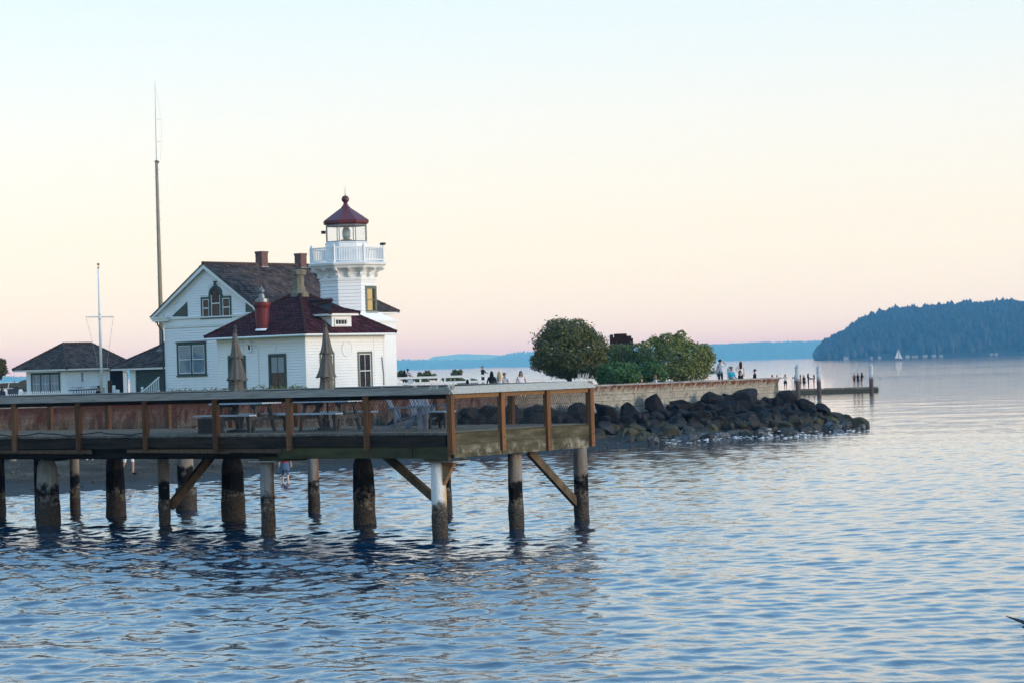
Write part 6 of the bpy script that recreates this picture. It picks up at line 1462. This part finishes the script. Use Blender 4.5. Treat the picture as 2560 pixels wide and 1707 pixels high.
person('blond long-haired person in pale top seated on the wall', wallp(1249), AWAY-.2, 1.66, 'sit', 'white_cloth', 'jeans', 'skin_pale', 'hair_blond', True, 0, group=wl_)
person('person in white sleeveless top seated just right of the blond one', wallp(1262, .25), AWAY-.6, 1.60, 'sit', 'white_cloth', 'jeans', 'skin', 'hair_tan', False, 0, group=wl_)
person('red-haired girl sitting on the wall with her legs dangling towards the water', wallp(1303, -.02)+V(0, -.02, 0), FACE+.15, 1.66, 'sit', 'white_cloth', 'brown_cloth', 'skin', 'hair_red', True, 0, 1, 'shoe_white', group=wl_)
person('dark-haired child low on the wall behind the pier rail', wallp(1169)+V(0, .05, .0), AWAY, 1.22, 'sit', 'grey_cloth', 'dark_jeans', hair='hair_black', long=True, sleeve=2, group=wl_)
Y = 196.0; person('man in black standing behind the white fence', V(xAt(1207, Y, 3.2), Y, GZ), RIGHT-.7, 1.76, 'point', 'black_cloth', 'dark_jeans', hair='hair_black', sleeve=2)
Y = 193.5; person('man in a striped shirt embracing a woman behind the fence', V(xAt(1020, Y, 3.2), Y, GZ), AWAY+.3, 1.74, 'hip', 'stripe_cloth', 'grey_cloth', hair='hair_black', sleeve=1, group='embracing couple'); person('dark-haired woman leaning on the man in stripes', V(xAt(1011.5, Y, 3.2), Y-.1, GZ), AWAY-.3, 1.62, 'stand', 'black_cloth', 'dark_jeans', hair='hair_black', long=True, group='embracing couple')
Y = 128.6; person('blond child in dark top sitting by the low bushes', V(xAt(1603, Y, 3), Y, GZ+.12), RIGHT-.5, 1.62, 'ground', 'brown_cloth', 'dark_jeans', 'skin_pale', 'hair_blond', sleeve=1, group='pair by the bushes'); person('long-haired woman in white sitting by the low bushes', V(xAt(1638, Y+.3, 3), Y+.3, GZ+.12), LEFT+.4, 1.64, 'ground', 'white_cloth', 'jeans', 'skin_pale', 'hair_tan', True, 1, group='pair by the bushes')
Y = 139.0; g_ = 'people at the end of the wall'
person('man in white shirt standing with a hand raised to his face', V(xAt(1801, Y, 3.2), Y, GZ), AWAY-.5, 1.72, 'one_up', 'white_cloth', 'navy_cloth', 'skin', 'hair_black', sleeve=1, group=g_)
def bench(label, x, y, rz):
    r_ = thing('bench', label, 'bench', (x, y, GZ), rz, 'benches behind the wall')
    for i in range(3): b = MB(); b.box(-.75, .75, -.28+.18*i, -.12+.18*i, .39, .43); b.build('seat_slat', 'table_leg', r_)
    for s in (-1, 1): b = MB(); b.box(s*.6-.05, s*.6+.05, -.26, .24, -.05, .389); b.build('leg', 'table_leg', r_)
Y = 138.6; x = xAt(1829, Y, 3); bench('low wooden bench under the man in turquoise', x+.2, Y, .1); person('man in bright turquoise shirt sitting behind the wall', V(x, Y, GZ), RIGHT-.9, 1.74, 'sit', 'cyan_cloth', 'dark_jeans', 'skin', 'hair_brown', sleeve=1, group=g_)
Y = 140.5; person('long-haired woman standing behind the seated group', V(xAt(1852, Y, 3.2), Y, GZ), AWAY+.2, 1.56, 'hip', 'white_cloth', 'jeans', 'skin_pale', 'hair_brown', True, 0, group=g_)
Y = 137.8; person('dark-haired person in black seated in front of the standing woman', V(xAt(1851, Y, 3), Y, GZ-.12+.02), FACE+.8, 1.56, 'sit', 'black_cloth', 'dark_jeans', hair='hair_black', sleeve=1, group=g_)
Y = 137.9; person('man in black seen in profile, seated at the end of the wall', V(xAt(1887, Y, 3), Y, GZ-.10+.02), LEFT+.2, 1.60, 'sit', 'black_cloth', 'dark_jeans', hair='hair_black', sleeve=1, group=g_)
# on the floating dock
def dockp(u, dy=.9):
    t_ = (u-1930)/(2196-1930); p = dl.lerp(dr, t_); return V(xAt(u, p.y+dy, 1.2), p.y+dy, .445)
g_ = 'people on the floating dock'
for (u, dy, L, rz, h, pose, top, bot, hair, lg, sl, lgl) in (
    (1931, 1.4, 'person in bright blue with a cap, beside the wall end', RIGHT-.6, 1.66, 'point', 'blue_cloth', 'navy_cloth', 'hair_black', False, 2, 2),
    (1943, 1.0, 'person in black standing right at the wall end', LEFT+.4, 1.70, 'stand', 'black_cloth', 'black_cloth', 'hair_black', False, 2, 2),
    (1963.5, .9, 'man in white shirt and black shorts taking a photo', AWAY, 1.74, 'photo', 'cream_cloth', 'black_cloth', 'hair_black', False, 1, 1),
    (1982, 1.0, 'child all in white beside the nearest mooring pile', FACE+.5, 1.46, 'photo', 'white_cloth', 'white_cloth', 'hair_brown', False, 2, 2),
    (1988.5, 1.6, 'person in dark clothes half hidden behind the mooring pile, left', FACE, 1.62, 'stand', 'black_cloth', 'black_cloth', 'hair_black', True, 1, 0),
    (2001.5, 1.2, 'person in dark clothes half hidden behind the mooring pile, right', RIGHT, 1.66, 'stand', 'black_cloth', 'black_cloth', 'hair_black', True, 0, 0),
    (2010, .9, 'blond woman in a short black dress', FACE+.4, 1.62, 'stand', 'black_cloth', 'black_cloth', 'hair_blond', True, 0, 1),
    (2021, .9, 'tall woman in black facing the girl with outstretched arms', RIGHT, 1.76, 'point', 'black_cloth', 'dark_jeans', 'hair_black', True, 2, 2),
    (2035, .9, 'girl in dark top with outstretched arms, beside the middle pile', LEFT, 1.62, 'point', 'black_cloth', 'black_cloth', 'hair_black', True, 0, 0),
    (2135.5, 1.0, 'blond woman in dark dress, left of the far trio', FACE+.6, 1.66, 'hip', 'navy_cloth', 'navy_cloth', 'hair_blond', True, 0, 0),
    (2145, .9, 'dark-haired woman in jeans, middle of the far trio', FACE, 1.62, 'stand', 'black_cloth', 'dark_jeans', 'hair_black', True, 0, 2),
    (2154.5, 1.0, 'dark-haired woman in shorts, right of the far trio', LEFT+.4, 1.70, 'hip', 'black_cloth', 'dark_jeans', 'hair_black', True, 1, 0)):
    person(L, dockp(u, dy), rz, h, pose, top, bot, 'skin', hair, lg, sl, lgl, group=g_, hat='navy_cloth' if 'cap' in L else None)
# on the beach
p = atZ(G(656), G(1114), -.12); person('woman in red top and rolled jeans wading, back turned', V(p.x, p.y, -.18), AWAY+.15, 1.50, 'walk', 'red_cloth', 'jeans', 'skin_pale', 'hair_brown', False, 0, 1, 'skin_pale')
p = atY(G(288), G(1088), 90.0); person('person in white shorts striding up the beach', V(p.x+.1, 90.0, beach_z(p.x, 90.0)+.0), RIGHT-.5, 1.80, 'walk', 'black_cloth', 'white_cloth', 'skin', 'hair_black', False, 1, 1, 'black_cloth', bend=.12)
for (u, Y, L, top, bot, sh, rz) in ((212, 97.0, 'person with white-soled shoes seated on a beach log', 'grey_cloth', 'grey_cloth', 'shoe_white', FACE), (452, 98.0, 'person in blue jeans seated on a beach log', 'black_cloth', 'jeans', 'black_cloth', RIGHT-.6), (494, 97.5, 'person in navy trousers seated behind the dark piling', 'navy_cloth', 'navy_cloth', 'navy_cloth', LEFT+.5)):
    p = atY(G(u), G(1050), Y); person(L, V(p.x, Y, beach_z(p.x, Y)), rz, 1.74, 'sit', top, bot, shoes=sh, group='people seated on the beach')
# by the outbuilding
Y = 149.0; x = xAt(247, Y, 3); bench('low bench beside the flagpole', x, Y+.05, 0); person('person in a brim hat seated beside the flagpole', V(x, Y, GZ), FACE-.3, 1.62, 'sit', 'black_cloth', 'black_cloth', hair='hair_black', sleeve=2, hat='brown_cloth')
Y = 145.5; x = xAt(7, Y, 3); bench('low bench at the far left edge', x, Y+.05, 0); person('dark-haired woman in navy seated at the left edge', V(x, Y, GZ+.12), RIGHT-.4, 1.72, 'sit', 'navy_cloth', 'black_cloth', hair='hair_black', long=True, sleeve=2)
